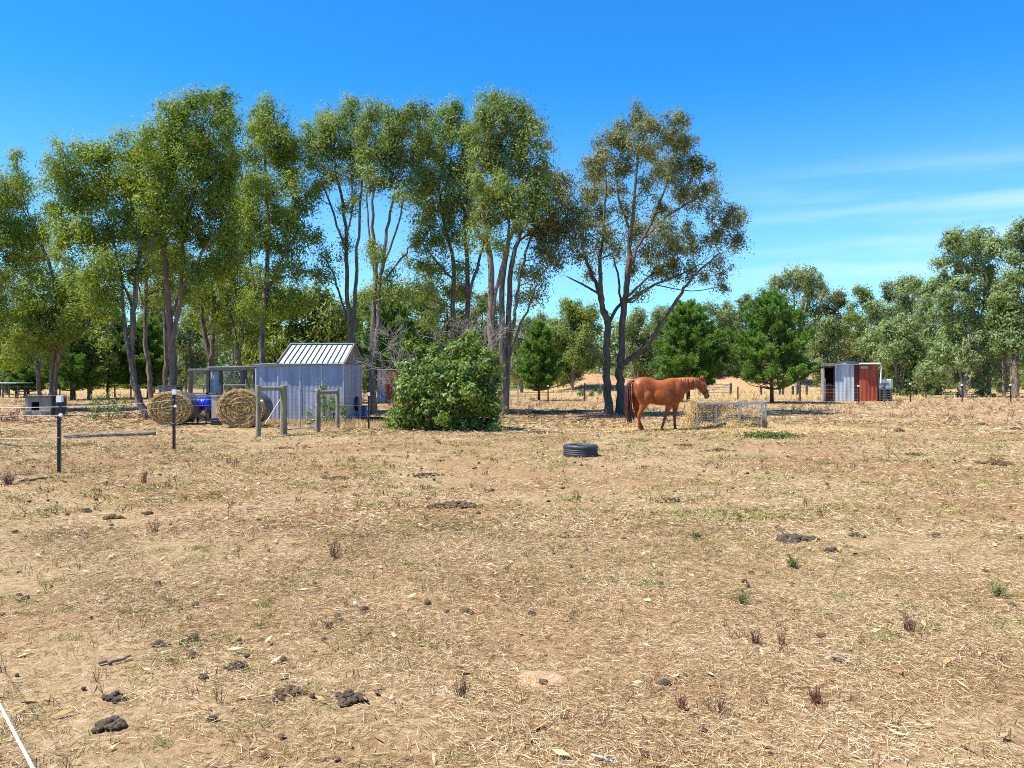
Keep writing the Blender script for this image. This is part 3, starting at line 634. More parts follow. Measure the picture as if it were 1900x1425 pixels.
M['white'] = surf('white_plastic', (.72,.73,.74), (.85,.85,.85), 8, .4, bump=0)
M['post'] = surf('treated_pine', (.14,.13,.08), (.30,.275,.18), 3, .85, (4, 4, .6), bump=.5, bd=.01)
M['timber'] = surf('weathered_timber', (.16,.14,.125), (.34,.31,.28), 3, .9, (4, 4, .8), bump=.5, bd=.01)
M['timberpale'] = surf('pale_timber', (.36,.31,.25), (.52,.46,.38), 3, .85, (4, 4, .8), bump=.3)
M['darktimber'] = surf('dark_timber', (.035,.03,.028), (.10,.085,.075), 3, .9, (4, 4, .8), bump=.4)
M['log'] = surf('old_log', (.11,.085,.065), (.30,.25,.19), 6, .95, (1, 4, 4), bump=.7, bd=.02)
M['blue'] = surf('blue_plastic', (.008,.02,.42), (.015,.035,.60), 3, .3, bump=0)
M['bluedull'] = surf('dull_blue_panel', (.10,.12,.32), (.16,.19,.42), 4, .5, bump=0)
M['black'] = surf('black_plastic', (.012,.012,.015), (.03,.03,.035), 5, .4, bump=0)
M['blacktank'] = surf('black_tank_plastic', (.02,.022,.03), (.045,.05,.065), 3, .35, bump=0)
M['rubber'] = surf('worn_rubber', (.022,.024,.03), (.06,.064,.075), 9, .6, bump=.3)
M['wire'] = surf('fence_wire', (.09,.09,.09), (.16,.16,.16), 20, .4, metal=.5, bump=0)
M['tape'] = surf('white_electric_tape', (.75,.75,.77), (.88,.88,.9), 20, .6, bump=0)
M['mesh'] = surf('mesh_wire', (.24,.25,.26), (.38,.39,.40), 20, .45, metal=.1, bump=0)
M['netwrap'] = surf('dark_net_wrap', (.05,.055,.06), (.10,.105,.115), 8, .5, (1, 6, 6), bump=.3)
M['concrete'] = surf('grey_cement', (.26,.25,.24), (.44,.42,.40), 4, .9, bump=.5)
M['greenbag'] = surf('grey_plastic', (.3,.3,.31), (.45,.45,.46), 4, .5)
def haymat(name, cols):
    t = NT(name); g = t.node('ShaderNodeNewGeometry'); k = len(cols)
    t.base(t.ramp(g.outputs['Random Per Island'], [(i / (k - 1), c) for i, c in enumerate(cols)]))
    t.b.inputs['Roughness'].default_value = .75; t.b.inputs['Specular IOR Level'].default_value = .25
    tr = t.node('ShaderNodeBsdfTranslucent'); mx = t.node('ShaderNodeMixShader'); mx.inputs[0].default_value = .35
    t.link(t.b.inputs['Base Color'].links[0].from_socket, tr.inputs['Color']); t.link(t.b.outputs[0], mx.inputs[1]); t.link(tr.outputs[0], mx.inputs[2]); t.link(mx.outputs[0], t.out.inputs['Surface'])
    return t.m
M['hay'] = haymat('hay_strands', [(.27,.16,.055),(.50,.34,.12),(.70,.50,.21),(.86,.70,.40)])
M['haypale'] = haymat('loose_straw', [(.36,.22,.075),(.56,.39,.15),(.72,.54,.26),(.84,.70,.42)])
M['haycore'] = surf('hay_core', (.28,.16,.045), (.52,.34,.12), 14, .9, bump=.8, bd=.03)

def strands(P, D, L, W, rng, N=None):
    """thin blades at P along D"""
    n = len(P); D = D / (np.linalg.norm(D, axis=1, keepdims=True) + 1e-9)
    w = np.cross(D, unit(n, rng) if N is None else N + unit(n, rng) * .5); w /= np.linalg.norm(w, axis=1, keepdims=True) + 1e-9
    l = (L * rng.uniform(.5, 1.3, n))[:, None] * .5; ww = (W * rng.uniform(.6, 1.3, n))[:, None] * .5
    b = unit(n, rng) * l * .25
    return np.stack([P - D * l - w * ww, P - D * l + w * ww, P + b + D * l + w * ww * .6, P + b + D * l - w * ww * .6], 1)

def corrugated(mb, a, b, z0, z1, pitch=.076, amp=.009, th=.004, zt=None):
    """vertical corrugated sheet standing from plan point a to b; z1..zt lets the top slope"""
    a, b = Vector((a[0], a[1], 0)), Vector((b[0], b[1], 0)); L = (b - a).length; d = (b - a).normalized(); nrm = Vector((d.y, -d.x, 0))
    n = max(4, int(L / pitch * 4)); zt = z1 if zt is None else zt; base = len(mb.v)
    for i in range(n + 1):
        t = i / n; p = a + d * L * t + nrm * math.sin(t * L / pitch * 2 * PI) * amp; zz = z1 + (zt - z1) * t
        for q, z in ((p, z0), (p, zz), (p - nrm * th, z0), (p - nrm * th, zz)): mb.v.append((q.x, q.y, z))
    for i in range(n):
        o = base + i * 4
        mb.f += [(o, o + 4, o + 5, o + 1), (o + 2, o + 3, o + 7, o + 6), (o + 1, o + 5, o + 7, o + 3), (o, o + 2, o + 6, o + 4)]

# ---------------------------------------------------------------- shed
def build_shed():
    Yf = 28.2; s = Yf / F
    xl, xm, xr = (475 - CX) * s, (520 - CX) * s, (637 - CX) * s
    Yb = 31.7; ym = 29.85; zl, zr, zt = 1.98, 2.12, 2.84
    root = thing('garden_shed', 'bluish corrugated iron shed with a pale ribbed gable roof', 'shed', ((xl + xr) / 2, Yf, 0))
    mb = MB(); corrugated(mb, (xl, Yf), (xr, Yf), 0.02, zl, zt=zr - .02, pitch=.15, amp=.004)
    mb.build('front_wall', M['zinc'], root)
    mb = MB(); corrugated(mb, (xr + .01, Yf + .02), (xr + .01, Yb), .02, zr - .02, pitch=.15, amp=.004)
    mb.build('side_wall', M['zinc'], root)
    mb = MB(); corrugated(mb, (xr, Yb + .03), (xl, Yb + .03), .02, zr - .02, zt=zl, pitch=.15, amp=.004)
    corrugated(mb, (xl - .01, Yb), (xl - .01, Yf + .02), .02, zl, pitch=.15, amp=.004)
    mb.build('rear_wall', M['zinc'], root)
    for xx in (xl, xl + .78, xl + 1.56, xl + 2.33, xr):     # pale cover strips
        t = (xx - xl) / (xr - xl)
        MB().box((xx - .02, Yf - .03, .03), (xx + .02, Yf - .013, zl + (zr - zl) * t - .03)).build('cover_strip', M['galv'], root)
    # gable roof over the right part: ribbed sheets
    def slope(y0, z0, y1, z1, name):
        mb = MB(); u = Vector((0, y1 - y0, z1 - z0)).normalized(); nn = Vector((0, -u.z, u.y))
        if nn.z < 0: nn = -nn
        L = math.hypot(y1 - y0, z1 - z0); x0, x1 = xm - .06, xr + .07
        mb.add([(x0, y0, z0), (x1, y0, z0), (x1, y1, z1), (x0, y1, z1)] + [tuple(Vector(p) + nn * .02) for p in ((x0, y0, z0), (x1, y0, z0), (x1, y1, z1), (x0, y1, z1))],
               [(3,2,1,0),(4,5,6,7),(0,1,5,4),(1,2,6,5),(2,3,7,6),(3,0,4,7)])
        r = mb.build(name, M['rooflight'], root)
        rb = MB(); n = 12
        for i in range(n + 1):
            xx = x0 + .03 + (x1 - x0 - .06) * i / n; a = Vector((xx, y0, z0)) + nn * .045; b = a + u * L
            rb.beam(a, b, .014, .03, nn)
        rb.build('roof_ribs', M['picket'], r)
    slope(Yf - .12, zr - .03, ym, zt, 'roof_front'); slope(Yb + .12, zr - .03, ym, zt, 'roof_back')
    MB().beam((xm - .08, ym, zt + .045), (xr + .09, ym, zt + .045), .22, .03).build('ridge_cap', M['rooflight'], root)
    for x in (xr - .02, xm + .02):
        g = MB(); g.add([(x, Yf + .05, zr), (x, Yb - .05, zr), (x, ym, zt - .04), (x - .03, Yf + .05, zr), (x - .03, Yb - .05, zr), (x - .03, ym, zt - .04)], [(0,1,2),(5,4,3),(0,3,4,1),(1,4,5,2),(2,5,3,0)]).build('gable_end', M['timber'], root)
    for xx, yy in ((xr + .075, Yf - .12), (xr + .075, Yb + .12), (xm - .075, Yf - .12)): MB().beam((xx, yy, zr - .01), (xx, ym, zt + .02), .03, .09).build('barge_board', M['timber'], root)
    MB().beam((xl - .05, Yf - .04, zl + .045), (xr + .03, Yf - .04, zr + .02), .05, .06).build('top_plate', M['timberpale'], root)
    # flat roof of the left bay, sloping up from the run
    MB().add([(xl - .05, Yf - .1, zl + .08), (xm - .07, Yf - .1, zl + .12), (xm - .07, Yb, zl + .16), (xl - .05, Yb, zl + .12), (xl - .05, Yf - .1, zl + .11), (xm - .07, Yf - .1, zl + .15), (xm - .07, Yb, zl + .19), (xl - .05, Yb, zl + .15)],
             [(3,2,1,0),(4,5,6,7),(0,1,5,4),(1,2,6,5),(2,3,7,6),(3,0,4,7)]).build('flat_roof', M['rooflight'], root)
build_shed()

# ---------------------------------------------------------------- mesh run left of the shed
def wire_panel(mb, a, b, z0, z1, dx=.1, dz=.1, r=.003, sag=0):
    a, b = Vector(a), Vector(b); L = (Vector((b.x, b.y)) - Vector((a.x, a.y))).length
    n = max(1, int(L / dx)); m = max(1, int((z1 - z0) / dz))
    for i in range(n + 1):
        t = i / n; x = a.x + (b.x - a.x) * t; y = a.y + (b.y - a.y) * t
        mb.tube([(x, y, z0), (x, y, z1)], r, 3, False)
    for j in range(m + 1):
        z = z0 + (z1 - z0) * j / m; mb.tube([(a.x, a.y, z), (b.x, b.y, z)], r, 3, False)
def build_run():
    Yf = 28.9; s = Yf / F; x0 = (354 - CX) * s; x1 = (473 - CX) * s; Yb = 31.5; zt = 1.93
    root = thing('chicken_run', 'timber framed mesh run attached to the left side of the shed', 'animal run', ((x0 + x1) / 2, Yf, 0))
    ps = [x0, (386 - CX) * s, (410 - CX) * s, (455 - CX) * s, x1]
    for x in ps: MB().box((x - .05, Yf - .05, -.05), (x + .05, Yf + .05, zt - .07)).build('post', M['darktimber'], root)
    for x in (x0, (410 - CX) * s, x1): MB().box((x - .05, Yb - .05, -.05), (x + .05, Yb + .05, zt - .07)).build('post', M['darktimber'], root)
    MB().beam((x0 - .08, Yf, zt - .03), (x1, Yf, zt - .0), .08, .07).beam((x0 - .08, Yb, zt - .03), (x1, Yb, zt), .08, .07).beam((x0, Yf + .045, zt - .03), (x0, Yb - .045, zt - .03), .08, .07).build('top_rail', M['timber'], root)
    MB().beam((x0 + .05, Yf - .062, .95), (x1 - .1, Yf - .062, .95), .02, .08).build('mid_rail', M['timber'], root)
    MB().beam(((416 - CX) * s, Yf - .075, 1.35), (x1 - .25, Yf - .075, 1.35), .02, .035).beam(((416 - CX) * s, Yf - .075, .98), ((416 - CX) * s, Yf - .075, 1.36), .02, .03).beam((x1 - .3, Yf - .075, .6), (x1 - .3, Yf - .075, 1.55), .02, .05).build('door_frame', M['timberpale'], root)
    mb = MB(); wire_panel(mb, ((386 - CX) * s, Yf + .052, 0), (x1, Yf + .052, 0), .05, zt - .08, .06, .06, .0035)
    mb.build('wire_mesh', M['mesh'], root)
    mb = MB(); wire_panel(mb, (x0, Yb + .056, 0), (x1, Yb + .056, 0), .05, zt - .08, .08, .08, .003); wire_panel(mb, (x0 - .056, Yf, 0), (x0 - .056, Yb, 0), .05, zt - .08, .08, .08, .003)
    mb.build('rear_mesh', M['mesh'], root)
    mb = MB(); corrugated(mb, ((386 - CX) * s, Yf + .1), ((405 - CX) * s, Yf + .1), .95, zt - .1, .076, .008); mb.build('side_sheet', M['galv'], root)
    xa = (386 - CX) * s
    MB().add([(xa, Yf - .15, zt + .045), (x1 + .02, Yf - .15, zt + .085), (x1 + .02, Yb + .1, zt + .085), (xa, Yb + .1, zt + .045), (xa, Yf - .15, zt + .07), (x1 + .02, Yf - .15, zt + .11), (x1 + .02, Yb + .1, zt + .11), (xa, Yb + .1, zt + .07)],
             [(3,2,1,0),(4,5,6,7),(0,1,5,4),(1,2,6,5),(2,3,7,6),(3,0,4,7)]).build('roof', M['rooflight'], root)
build_run()

# ---------------------------------------------------------------- round bales
def bale(label, x, by, wpx, hpx, ln, rz, seed):
    Y = yd(by); s = Y / F; R = wpx * s / 2; Hh = hpx * s
    rng = np.random.default_rng(seed)
    root = thing('round_bale', label, 'hay bale', ((x - CX) * s, Y, 0), rz, 'round hay bales beside the shed')
    def P(a, r, y):   # squashed section
        z = Hh / 2 + math.sin(a) * Hh / 2 * r; return (math.cos(a) * R * r * (1 + .05 * math.cos(2 * a)), y, max(z, .0))
    n = 40; rings = [[P(2 * PI * k / n, q, y) for k in range(n)] for q, y in ((.93, .012), (.985, .05), (1, .12), (1, ln - .12), (.98, ln - .05), (.93, ln))]
    MB().loft(rings).build('core', M['haycore'], root, local=True, smooth=True)
    rings = [[P(2 * PI * k / n, q, y) for k in range(n)] for q, y in ((1.004, .1), (1.012, .14), (1.012, ln - .12), (1.0, ln - .02))]
    mb = MB(); base = 0
    for r in rings: mb.v.extend(r)
    for i in range(3):
        for k in range(n):
            a = i * n + k; b = i * n + (k + 1) % n; mb.f.append((a, b, b + n, a + n))
    mb.build('net_wrap', M['netwrap'], root, local=True, smooth=True)
    # spiral strands on the face
    m = 8500; r = np.sqrt(rng.uniform(0, 1, m)) * .985; a = rng.uniform(0, 2 * PI, m)
    lump = .025 * np.sin(r * 34 + a * 1.0) + .02 * np.sin(3 * a + 5 * r)
    pos = np.stack([np.cos(a) * R * r, -.01 - np.abs(rng.normal(0, .02, m)) - lump * .8, Hh / 2 + np.sin(a) * Hh / 2 * r], 1)
    pos[:, 2] = np.maximum(pos[:, 2], .015)
    d = np.stack([-np.sin(a) * R, rng.normal(0, .22, m), np.cos(a) * Hh / 2], 1) + rng.normal(0, .22, (m, 3))
    V = strands(pos, d, .15, .013, rng, np.array([-.25, -1, .35]))
    me_o = poly_np('hay_face', V, 4, M['hay']); me_o.parent = root
    m = 500; a = rng.uniform(0, 2 * PI, m)
    pos = np.stack([np.cos(a) * R * .99, rng.uniform(-.06, .12, m), Hh / 2 + np.sin(a) * Hh / 2 * .99], 1); pos[:, 2] = np.maximum(pos[:, 2], .02)
    d = np.stack([-np.sin(a), rng.normal(0, .6, m), np.cos(a)], 1) + rng.normal(0, .4, (m, 3))
    o = poly_np('loose_hay', strands(pos, d, .2, .01, rng), 4, M['hay']); o.parent = root
bale('round golden hay bale behind the steel picket, nearer the leaning gum', 315, 789, 78, 62, 1.2, math.radians(5), 71)
bale('larger round hay bale half hidden by the timber post, against the shed', 446, 793.5, 86, 71, 1.15, math.radians(4), 72)

# ---------------------------------------------------------------- yard clutter between the bales
def clutter():
    Y = 28.0; s = Y / F
    r = thing('plastic_drum', 'vivid blue plastic drum lying on a stand between the two bales', 'drum', ((379 - CX) * s, Y, 0))
    cx, cz = (377 - CX) * s, H - (750 - HY) * s; rr = .235
    prof = [(-.36, .6), (-.345, .93), (-.3, 1), (-.12, 1), (-.11, 1.05), (-.08, 1.05), (-.07, 1), (.07, 1), (.08, 1.05), (.11, 1.05), (.12, 1), (.2, 1), (.245, .93), (.26, .6)]
    MB().loft([[(cx + x, Y + math.cos(2 * PI * k / 20) * rr * q, cz + math.sin(2 * PI * k / 20) * rr * q) for k in range(20)] for x, q in prof]).build('drum_body', M['blue'], r, smooth=True)
    MB().cyl((cx + .255, Y + .1, cz + .1), (cx + .29, Y + .1, cz + .1), .035).build('bung', M['white'], r)
    st = MB()
    for dx in (-.25, .18):
        for dy in (-.2, .2): st.beam((cx + dx * 1.15, Y + dy * 1.2, 0), (cx + dx, Y + dy, cz - .1), .05, .05)
        st.beam((cx + dx, Y - .24, cz - .26), (cx + dx, Y + .24, cz - .26), .05, .05)
    for dy in (-.2, .2): st.beam((cx - .28, Y + dy, cz - .2), (cx + .22, Y + dy, cz - .2), .05, .05)
    o = st.build('drum_stand', M['darktimber'], None); tag(o, 'dark timber trestle carrying the blue drum', 'stand')
    p = at(402, 789, yd(789)); o = MB().box((p.x - .16, p.y - .12, 0), (p.x + .15, p.y + .12, .2)).box((p.x - .18, p.y - .14, .2), (p.x + .17, p.y + .14, .235)).box((p.x - .14, p.y - .1, .235), (p.x + .13, p.y + .1, .24)).build('plastic_tub', M['black'])
    bevel(o, .015); tag(o, 'small dark plastic tub on the ground left of the larger bale', 'tub')
    Y2 = 27.6; s2 = Y2 / F; x = (399 - CX) * s2
    o = MB().box((x - .09, Y2 - .09, -.05), (x + .09, Y2 + .09, .95)).box((x - .11, Y2 - .11, .95), (x + .11, Y2 + .11, .985)).build('short_post', M['timberpale']); tag(o, 'short pale square timber post between drum and larger bale', 'post')
    Y3 = 29.6; s3 = Y3 / F; a, b = (362 - CX) * s3, (414 - CX) * s3; z = H - (728 - HY) * s3
    r = thing('work_bench', 'low weathered bench top behind the blue drum', 'bench', ((a + b) / 2, Y3 - .55, 0))
    yy = Y3 - .55
    MB().box((a, yy - .2, z - .05), (b, yy + .25, z)).build('bench_top', M['timber'], r)
    for x in (a + .08, b - .08):
        for y in (yy - .15, yy + .2): MB().box((x - .035, y - .035, -.03), (x + .035, y + .035, z - .05)).build('leg', M['darktimber'], r)
    # crate stack behind the left bale
    Y4 = 31; s4 = Y4 / F; c = MB(); x0, x1 = (294 - CX) * s4, (327 - CX) * s4; z1 = H - (717 - HY) * s4
    for k in range(7): c.box((x0, Y4, .1 + k * .17), (x1, Y4 + .03, .22 + k * .17)); c.box((x0, Y4 + .6, .1 + k * .17), (x1, Y4 + .63, .22 + k * .17))
    for x in (x0, (x0 + x1) / 2, x1 - .06): c.box((x, Y4 + .03, 0), (x + .06, Y4 + .09, z1)); c.box((x, Y4 + .54, 0), (x + .06, Y4 + .6, z1))
    c.box((x0 - .03, Y4 - .03, z1), (x1 + .03, Y4 + .66, z1 + .04))
    tag(c.build('slatted_crate', M['timber']), 'weathered slatted crate behind the left bale', 'crate')
    # things at the shed's right corner
    p = gp(650, 779); r = thing('barrel_smoker', 'black barrel barbecue at the right corner of the shed', 'barbecue', p)
    z = .62; q = [(-.33, .7), (-.31, 1), (.31, 1), (.33, .7)]
    MB().loft([[(p.x + x, p.y + math.cos(2 * PI * k / 18) * .27 * w, z + math.sin(2 * PI * k / 18) * .27 * w) for k in range(18)] for x, w in q]).build('barrel', M['black'], r, smooth=True)
    for dx in (-.25, .25):
        for dy in (-.15, .15): MB().beam((p.x + dx * 1.1, p.y + dy * 1.3, 0), (p.x + dx, p.y + dy, z - .2), .035, .035).build('leg', M['black'], r)
    MB().beam((p.x - .2, p.y - .29, z + .08), (p.x + .2, p.y - .29, z + .08), .03, .03).build('handle', M['steel'], r)
    p = gp(669, 776); o = MB().box((p.x - .24, p.y, 0), (p.x + .2, p.y + .4, .46)).box((p.x - .26, p.y - .02, .46), (p.x + .22, p.y + .42, .5)).box((p.x - .2, p.y - .012, .08), (p.x + .16, p.y, .12)).box((p.x - .2, p.y - .012, .3), (p.x + .16, p.y, .34)).build('blue_box', M['bluedull'])
    bevel(o, .012); tag(o, 'dull blue storage box beside the black barrel barbecue', 'box')
    # kennel
    p = gp(46, 773); Y5 = p.y; s5 = Y5 / F; x0, x1 = (46 - CX) * s5, (94 - CX) * s5; zt = H - (737 - HY) * s5
    r = thing('dog_kennel', 'grey timber kennel with a dark square doorway beside the left picket', 'kennel', ((x0 + x1) / 2, Y5, 0))
    xa, xb = (58 - CX) * s5, (73 - CX) * s5; za, zb = H - (761 - HY) * s5, H - (746 - HY) * s5
    w = MB()
    w.box((x0, Y5, 0), (xa, Y5 + .04, zt)); w.box((xb, Y5, 0), (x1, Y5 + .04, zt)); w.box((xa, Y5 + .001, 0), (xb, Y5 + .039, za)); w.box((xa, Y5 + .001, zb), (xb, Y5 + .039, zt))
    w.box((x0, Y5 + .04, 0), (x0 + .04, Y5 + 1, zt)); w.box((x1 - .04, Y5 + .04, 0), (x1, Y5 + 1, zt)); w.box((x0 + .04, Y5 + .96, 0), (x1 - .04, Y5 + 1, zt))
    w.build('walls', M['timber'], r)
    MB().box((x0 - .06, Y5 - .07, zt + .003), (x1 + .06, Y5 + 1.08, zt + .05)).build('roof', M['darktimber'], r)
    MB().box((x0 + .02, Y5 - .03, za - .05), (xa - .02, Y5 - .002, za)).build('rail', M['timberpale'], r); MB().box((xb + .02, Y5 - .03, za - .05), (x1 - .02, Y5 - .002, za)).build('rail', M['timberpale'], r)
    p2 = gp(104, 773); q = MB(); n = 24; hh = .78
    q.loft([[(p2.x + math.cos(2 * PI * k / n) * .24 * w, p2.y + .3 + math.sin(2 * PI * k / n) * .24 * w, z) for k in range(n)] for z, w in ((0, .96), (.03, 1), (.25, 1), (.26, 1.04), (.29, 1.04), (.3, 1), (.52, 1), (.53, 1.04), (.56, 1.04), (.57, 1), (hh - .03, 1), (hh, 1.03), (hh, .94), (hh - .05, .93))])
    tag(q.build('steel_drum', M['blacktank'], smooth=False), 'dark steel drum standing at the right end of the kennel', 'drum')
    # lean-to at the far left
    Y6 = 62.0; s6 = Y6 / F; r = thing('lean_to', 'low flat lean-to on thin posts at the far left edge', 'shelter', ((5 - CX) * s6, Y6, 0))
    zt = H - (709.5 - HY) * s6; xa, xb = (-30 - CX) * s6, (31 - CX) * s6
    MB().box((xa, Y6 - .1, zt - .08), (xb, Y6 + 2.2, zt)).build('roof', M['rooflight'], r)
    for x in (xa + .2, (0 - CX) * s6, (17 - CX) * s6):
        for y in (Y6, Y6 + 2): MB().box((x - .05, y - .05, 0), (x + .05, y + .05, zt - .08)).build('post', M['darktimber'], r)
    mb = MB(); wire_panel(mb, (xa + .2, Y6 + .0, 0), ((17 - CX) * s6, Y6 + .0, 0), .1, zt - .2, .3, .2, .008); mb.build('wire_mesh', M['mesh'], r)
    # long timber on the ground
    a = gp(118, 813); b = gp(289, 808); d = (b - a).normalized()
    rg = random.Random(4); pts = []; rad = []
    for i in range(14):
        t = i / 13; p = a.lerp(b, t) + Vector((0, rg.uniform(-.02, .02), .055 + rg.uniform(-.01, .012))); pts.append(p); rad.append(.055 + rg.uniform(-.008, .008))
    tag(MB().tube(pts, rad, 9).build('fallen_pole', M['log'], smooth=True), 'long weathered pole lying in the grass between the two steel pickets', 'pole')
clutter()

# ---------------------------------------------------------------- strainer assemblies and gate
def strainers():
    def hframe(label, A, B, hA, hB, rA, rB, zr):
        r = thing('strainer_assembly', label, 'fence posts', (A + B) / 2)
        for p, h, rr in ((A, hA, rA), (B, hB, rB)):
            pts = [p + Vector((0, 0, -.2)), p + Vector((0, 0, h * .5)) + Vector((.008, 0, 0)), p + Vector((0, 0, h - .02)), p + Vector((0, 0, h))]
            MB().tube(pts, [rr * 1.05, rr, rr, rr * .86], 14).build('post', M['post'], r, smooth=False)
        d = (B - A).normalized()
        MB().tube([A + d * rA * .8 + Vector((0, 0, zr)), B - d * rB * .8 + Vector((0, 0, zr))], .06, 10).build('rail', M['post'], r)
        return r
    A = gp(479, 811); B = gp(526, 808); C = gp(590, 802); D = gp(626, 795)
    r = hframe('left pair of greenish treated pine strainer posts joined by a rail, beside the larger bale', A, B, 1.40, 1.40, .066, .095, 1.31)
    mb = MB(); mb.tube([B + Vector((-.1, -.0, 1.0)), A + Vector((.09, 0, .2))], .006, 5); mb.build('brace_wire', M['wire'], r)
    MB().cyl(A + Vector((.09, -.06, .98)), A + Vector((.15, -.06, .98)), .03, 8).build('insulator', M['white'], r)
    hframe('right pair of thinner strainer posts joined by a rail, with the pale shrub behind', C, D, 1.27, 1.25, .07, .06, 1.16)
    # gate hung between
    d = (C - B); L = d.length; d.normalize(); a = B + d * .13; b = C - d * .1
    r = thing('wire_gate', 'light steel mesh gate hung between the two pairs of strainer posts', 'gate', a)
    z0, z1 = .16, 1.30
    f = MB(); up = Vector((0, 0, 1))
    f.tube([a + up * z0, a + up * (z1 + .06), b + up * (z1 - .1), b + up * z0, a + up * z0], .017, 8); f.tube([a.lerp(b, .46) + up * z0, a.lerp(b, .46) + up * (z1 - .02)], .02, 8)
    f.build('frame', M['steelpale'], r)
    mb = MB(); wire_panel(mb, a, b, z0, z1 - .1, .1, .1, .0025); mb.build('wire_mesh', M['mesh'], r)
    MB().box((b.x - .02, b.y - .05, .8), (b.x + .06, b.y - .02, .84)).build('latch', M['steel'], r)
    return A, B, C, D
SA, SB, SC, SD = strainers()

# ---------------------------------------------------------------- wire fences
def star_picket(mb, p, h, w=.036):
    p = Vector(p)
    for a in (90, 210, 330):
        d = Vector((math.cos(math.radians(a)), math.sin(math.radians(a)), 0)) * w
        mb.beam(p + d * .5 + Vector((0, 0, -.15)), p + d * .5 + Vector((0, 0, h)), .007 if a == 90 else .007, w, (d.x, d.y, 0))
    return mb
def sag_wire(mb, pts, r, sag=.02, n=5):
    for a, b in zip(pts[:-1], pts[1:]):
        a, b = Vector(a), Vector(b); k = 6
        P = [a.lerp(b, i / k) - Vector((0, 0, sag * 4 * (i / k) * (1 - i / k))) for i in range(k + 1)]; mb.tube(P, r, n, False)
def front_fence():
    P1 = gp(111, 878); P2 = gp(323.5, 836)
    r = thing('wire_fence', 'front wire fence on black steel pickets with white caps, left side of the paddock', 'fence', P1)
    for p, h in ((P1, 1.26), (P2, 1.30)):
        tp = 1.0
        pk = star_picket(MB(), p, h, .04); po = pk.build('picket', M['picket'], r)
        MB().box((p.x - .042, p.y - .035, h - .06), (p.x + .042, p.y + .035, h + .05)).build('cap', M['white'], po)
        MB().cyl((p.x + .02, p.y - .05, .98), (p.x + .07, p.y - .05, .98), .028, 8).build('insulator', M['white'], po)
    off = Vector((0, -.03, 0)); w = MB(); left = Vector((-14.5, 13.2, 0))
    for z, rr in ((1.12, .0035), (.98, .0025), (.6, .002)):
        up = Vector((0, 0, z)); sag_wire(w, [left + up, P1 + up + off, P2 + up + off, SA + up + off], rr, .03)
    w.build('wires', M['tape'], r)
    # the corner rope coming back past the camera
    o = MB(); a = Vector((-.44, .77, 1.2)); b = Vector((-1.53, 2.04, 1.2))
    q = [a.lerp(b, t) for t in np.linspace(-.5, 1, 9)]; o.tube(q, .0018, 8)
    q2 = [b.lerp(Vector((-4.6, 5.6, 1.05)), t) for t in np.linspace(0, 1, 5)]; o.tube(q2, .0018, 8)
    tag(o.build('electric_rope', M['tape'], smooth=True), 'white electric fence rope crossing the bottom left corner close up', 'rope')
    # continuing fence right of the gate
    Q1 = gp(684.5, 797); Q2 = gp(730, 777); Q3 = gp(775, 770)
    r = thing('wire_fence', 'short wire fence from the gate to the green shrub on two thin pickets', 'fence', Q1)
    for p, h in ((Q1, 1.1), (Q2, 1.22)):
        po = star_picket(MB(), p, h, .032).build('picket', M['picket'], r); MB().box((p.x - .035, p.y - .03, h - .05), (p.x + .035, p.y + .03, h + .05)).build('cap', M['white'], po)
    w = MB()
    for z in (1.05, .75, .4): sag_wire(w, [SD + Vector((0, -.07, z)), Q1 + Vector((0, -.02, z)), Q2 + Vector((0, -.02, z)), Q3 + Vector((0, 0, z))], .0035, .02)
    w.build('wires', M['wire'], r)
    # back fence along the paddock
    r = thing('wire_fence', 'long back wire fence of thin pickets running past the rusty shed', 'fence', gp(1369, 743))
    Yb = 54.0; pts = []
    for x, top in ((880, 712), (1017, 716), (1085, 709), (1369, 717), (1484, 704), (1593, 716), (1641, 711), (1689, 712), (1785, 714), (1875, 714), (1975, 714)):
        Y = 51.5 if x > 1500 else Yb; s = Y / F; p = Vector(((x - CX) * s, Y, 0)); h = H - (top - HY) * s
        if x == 1484: po = MB().cyl(p + Vector((0, 0, -.1)), p + Vector((0, 0, h)), .07, 8).build('picket', M['darktimber'], r, label='thick dark timber post under the right pine')
        elif x == 1641: po = MB().cyl(p + Vector((0, 0, -.1)), p + Vector((0, 0, h)), .06, 8).beam(p + Vector((-.4, 0, h - .05)), p + Vector((.3, 0, h - .05)), .07, .08).build('picket', M['darktimber'], r, label='dark post with a short cross bar in front of the white tank')
        else:
            po = star_picket(MB(), p, h, .05).build('picket', M['picket'], r); MB().box((p.x - .05, p.y - .045, h - .05), (p.x + .05, p.y + .045, h + .05)).build('cap', M['white'], po)
        pts.append(p)
    w = MB()
    for z in (1.08, .85, .62, .4, .2): sag_wire(w, [p + Vector((0, -.03, z)) for p in pts], .002, .02, 3)
    w.build('wires', M['wire'], r)
    # timber fence with a gate in front of the bank
    Yt = 74.0; s = Yt / F; r = thing('timber_fence', 'old timber post fence along the foot of the earth bank', 'fence', ((1450 - CX) * s, Yt, 0)); rails = MB()
    ps = []
    for x, top in ((1298, 716), (1356, 711), (1412, 716), (1447, 716), (1453, 715), (1471, 716), (1480, 714), (1497, 713), (1525, 706), (1560, 716), (1700, 716)):
        p = Vector(((x - CX) * s, Yt, 0)); h = H - (top - HY) * s; ps.append((p, h)); MB().box((p.x - .09, p.y - .09, -.1), (p.x + .09, p.y + .09, h)).build('post', M['darktimber'], r)
    for z in (.75, .4): sag_wire(rails, [p + Vector((0, -.11, z)) for p, h in ps], .005, .02, 3)
    rails.build('wires', M['mesh'], r)
    a = ps[0][0] + Vector((.1, -.05, 0)); b = ps[1][0] + Vector((-.1, -.05, 0)); g = thing('farm_gate', 'far off rail gate just right of the head of the horse', 'gate', a)
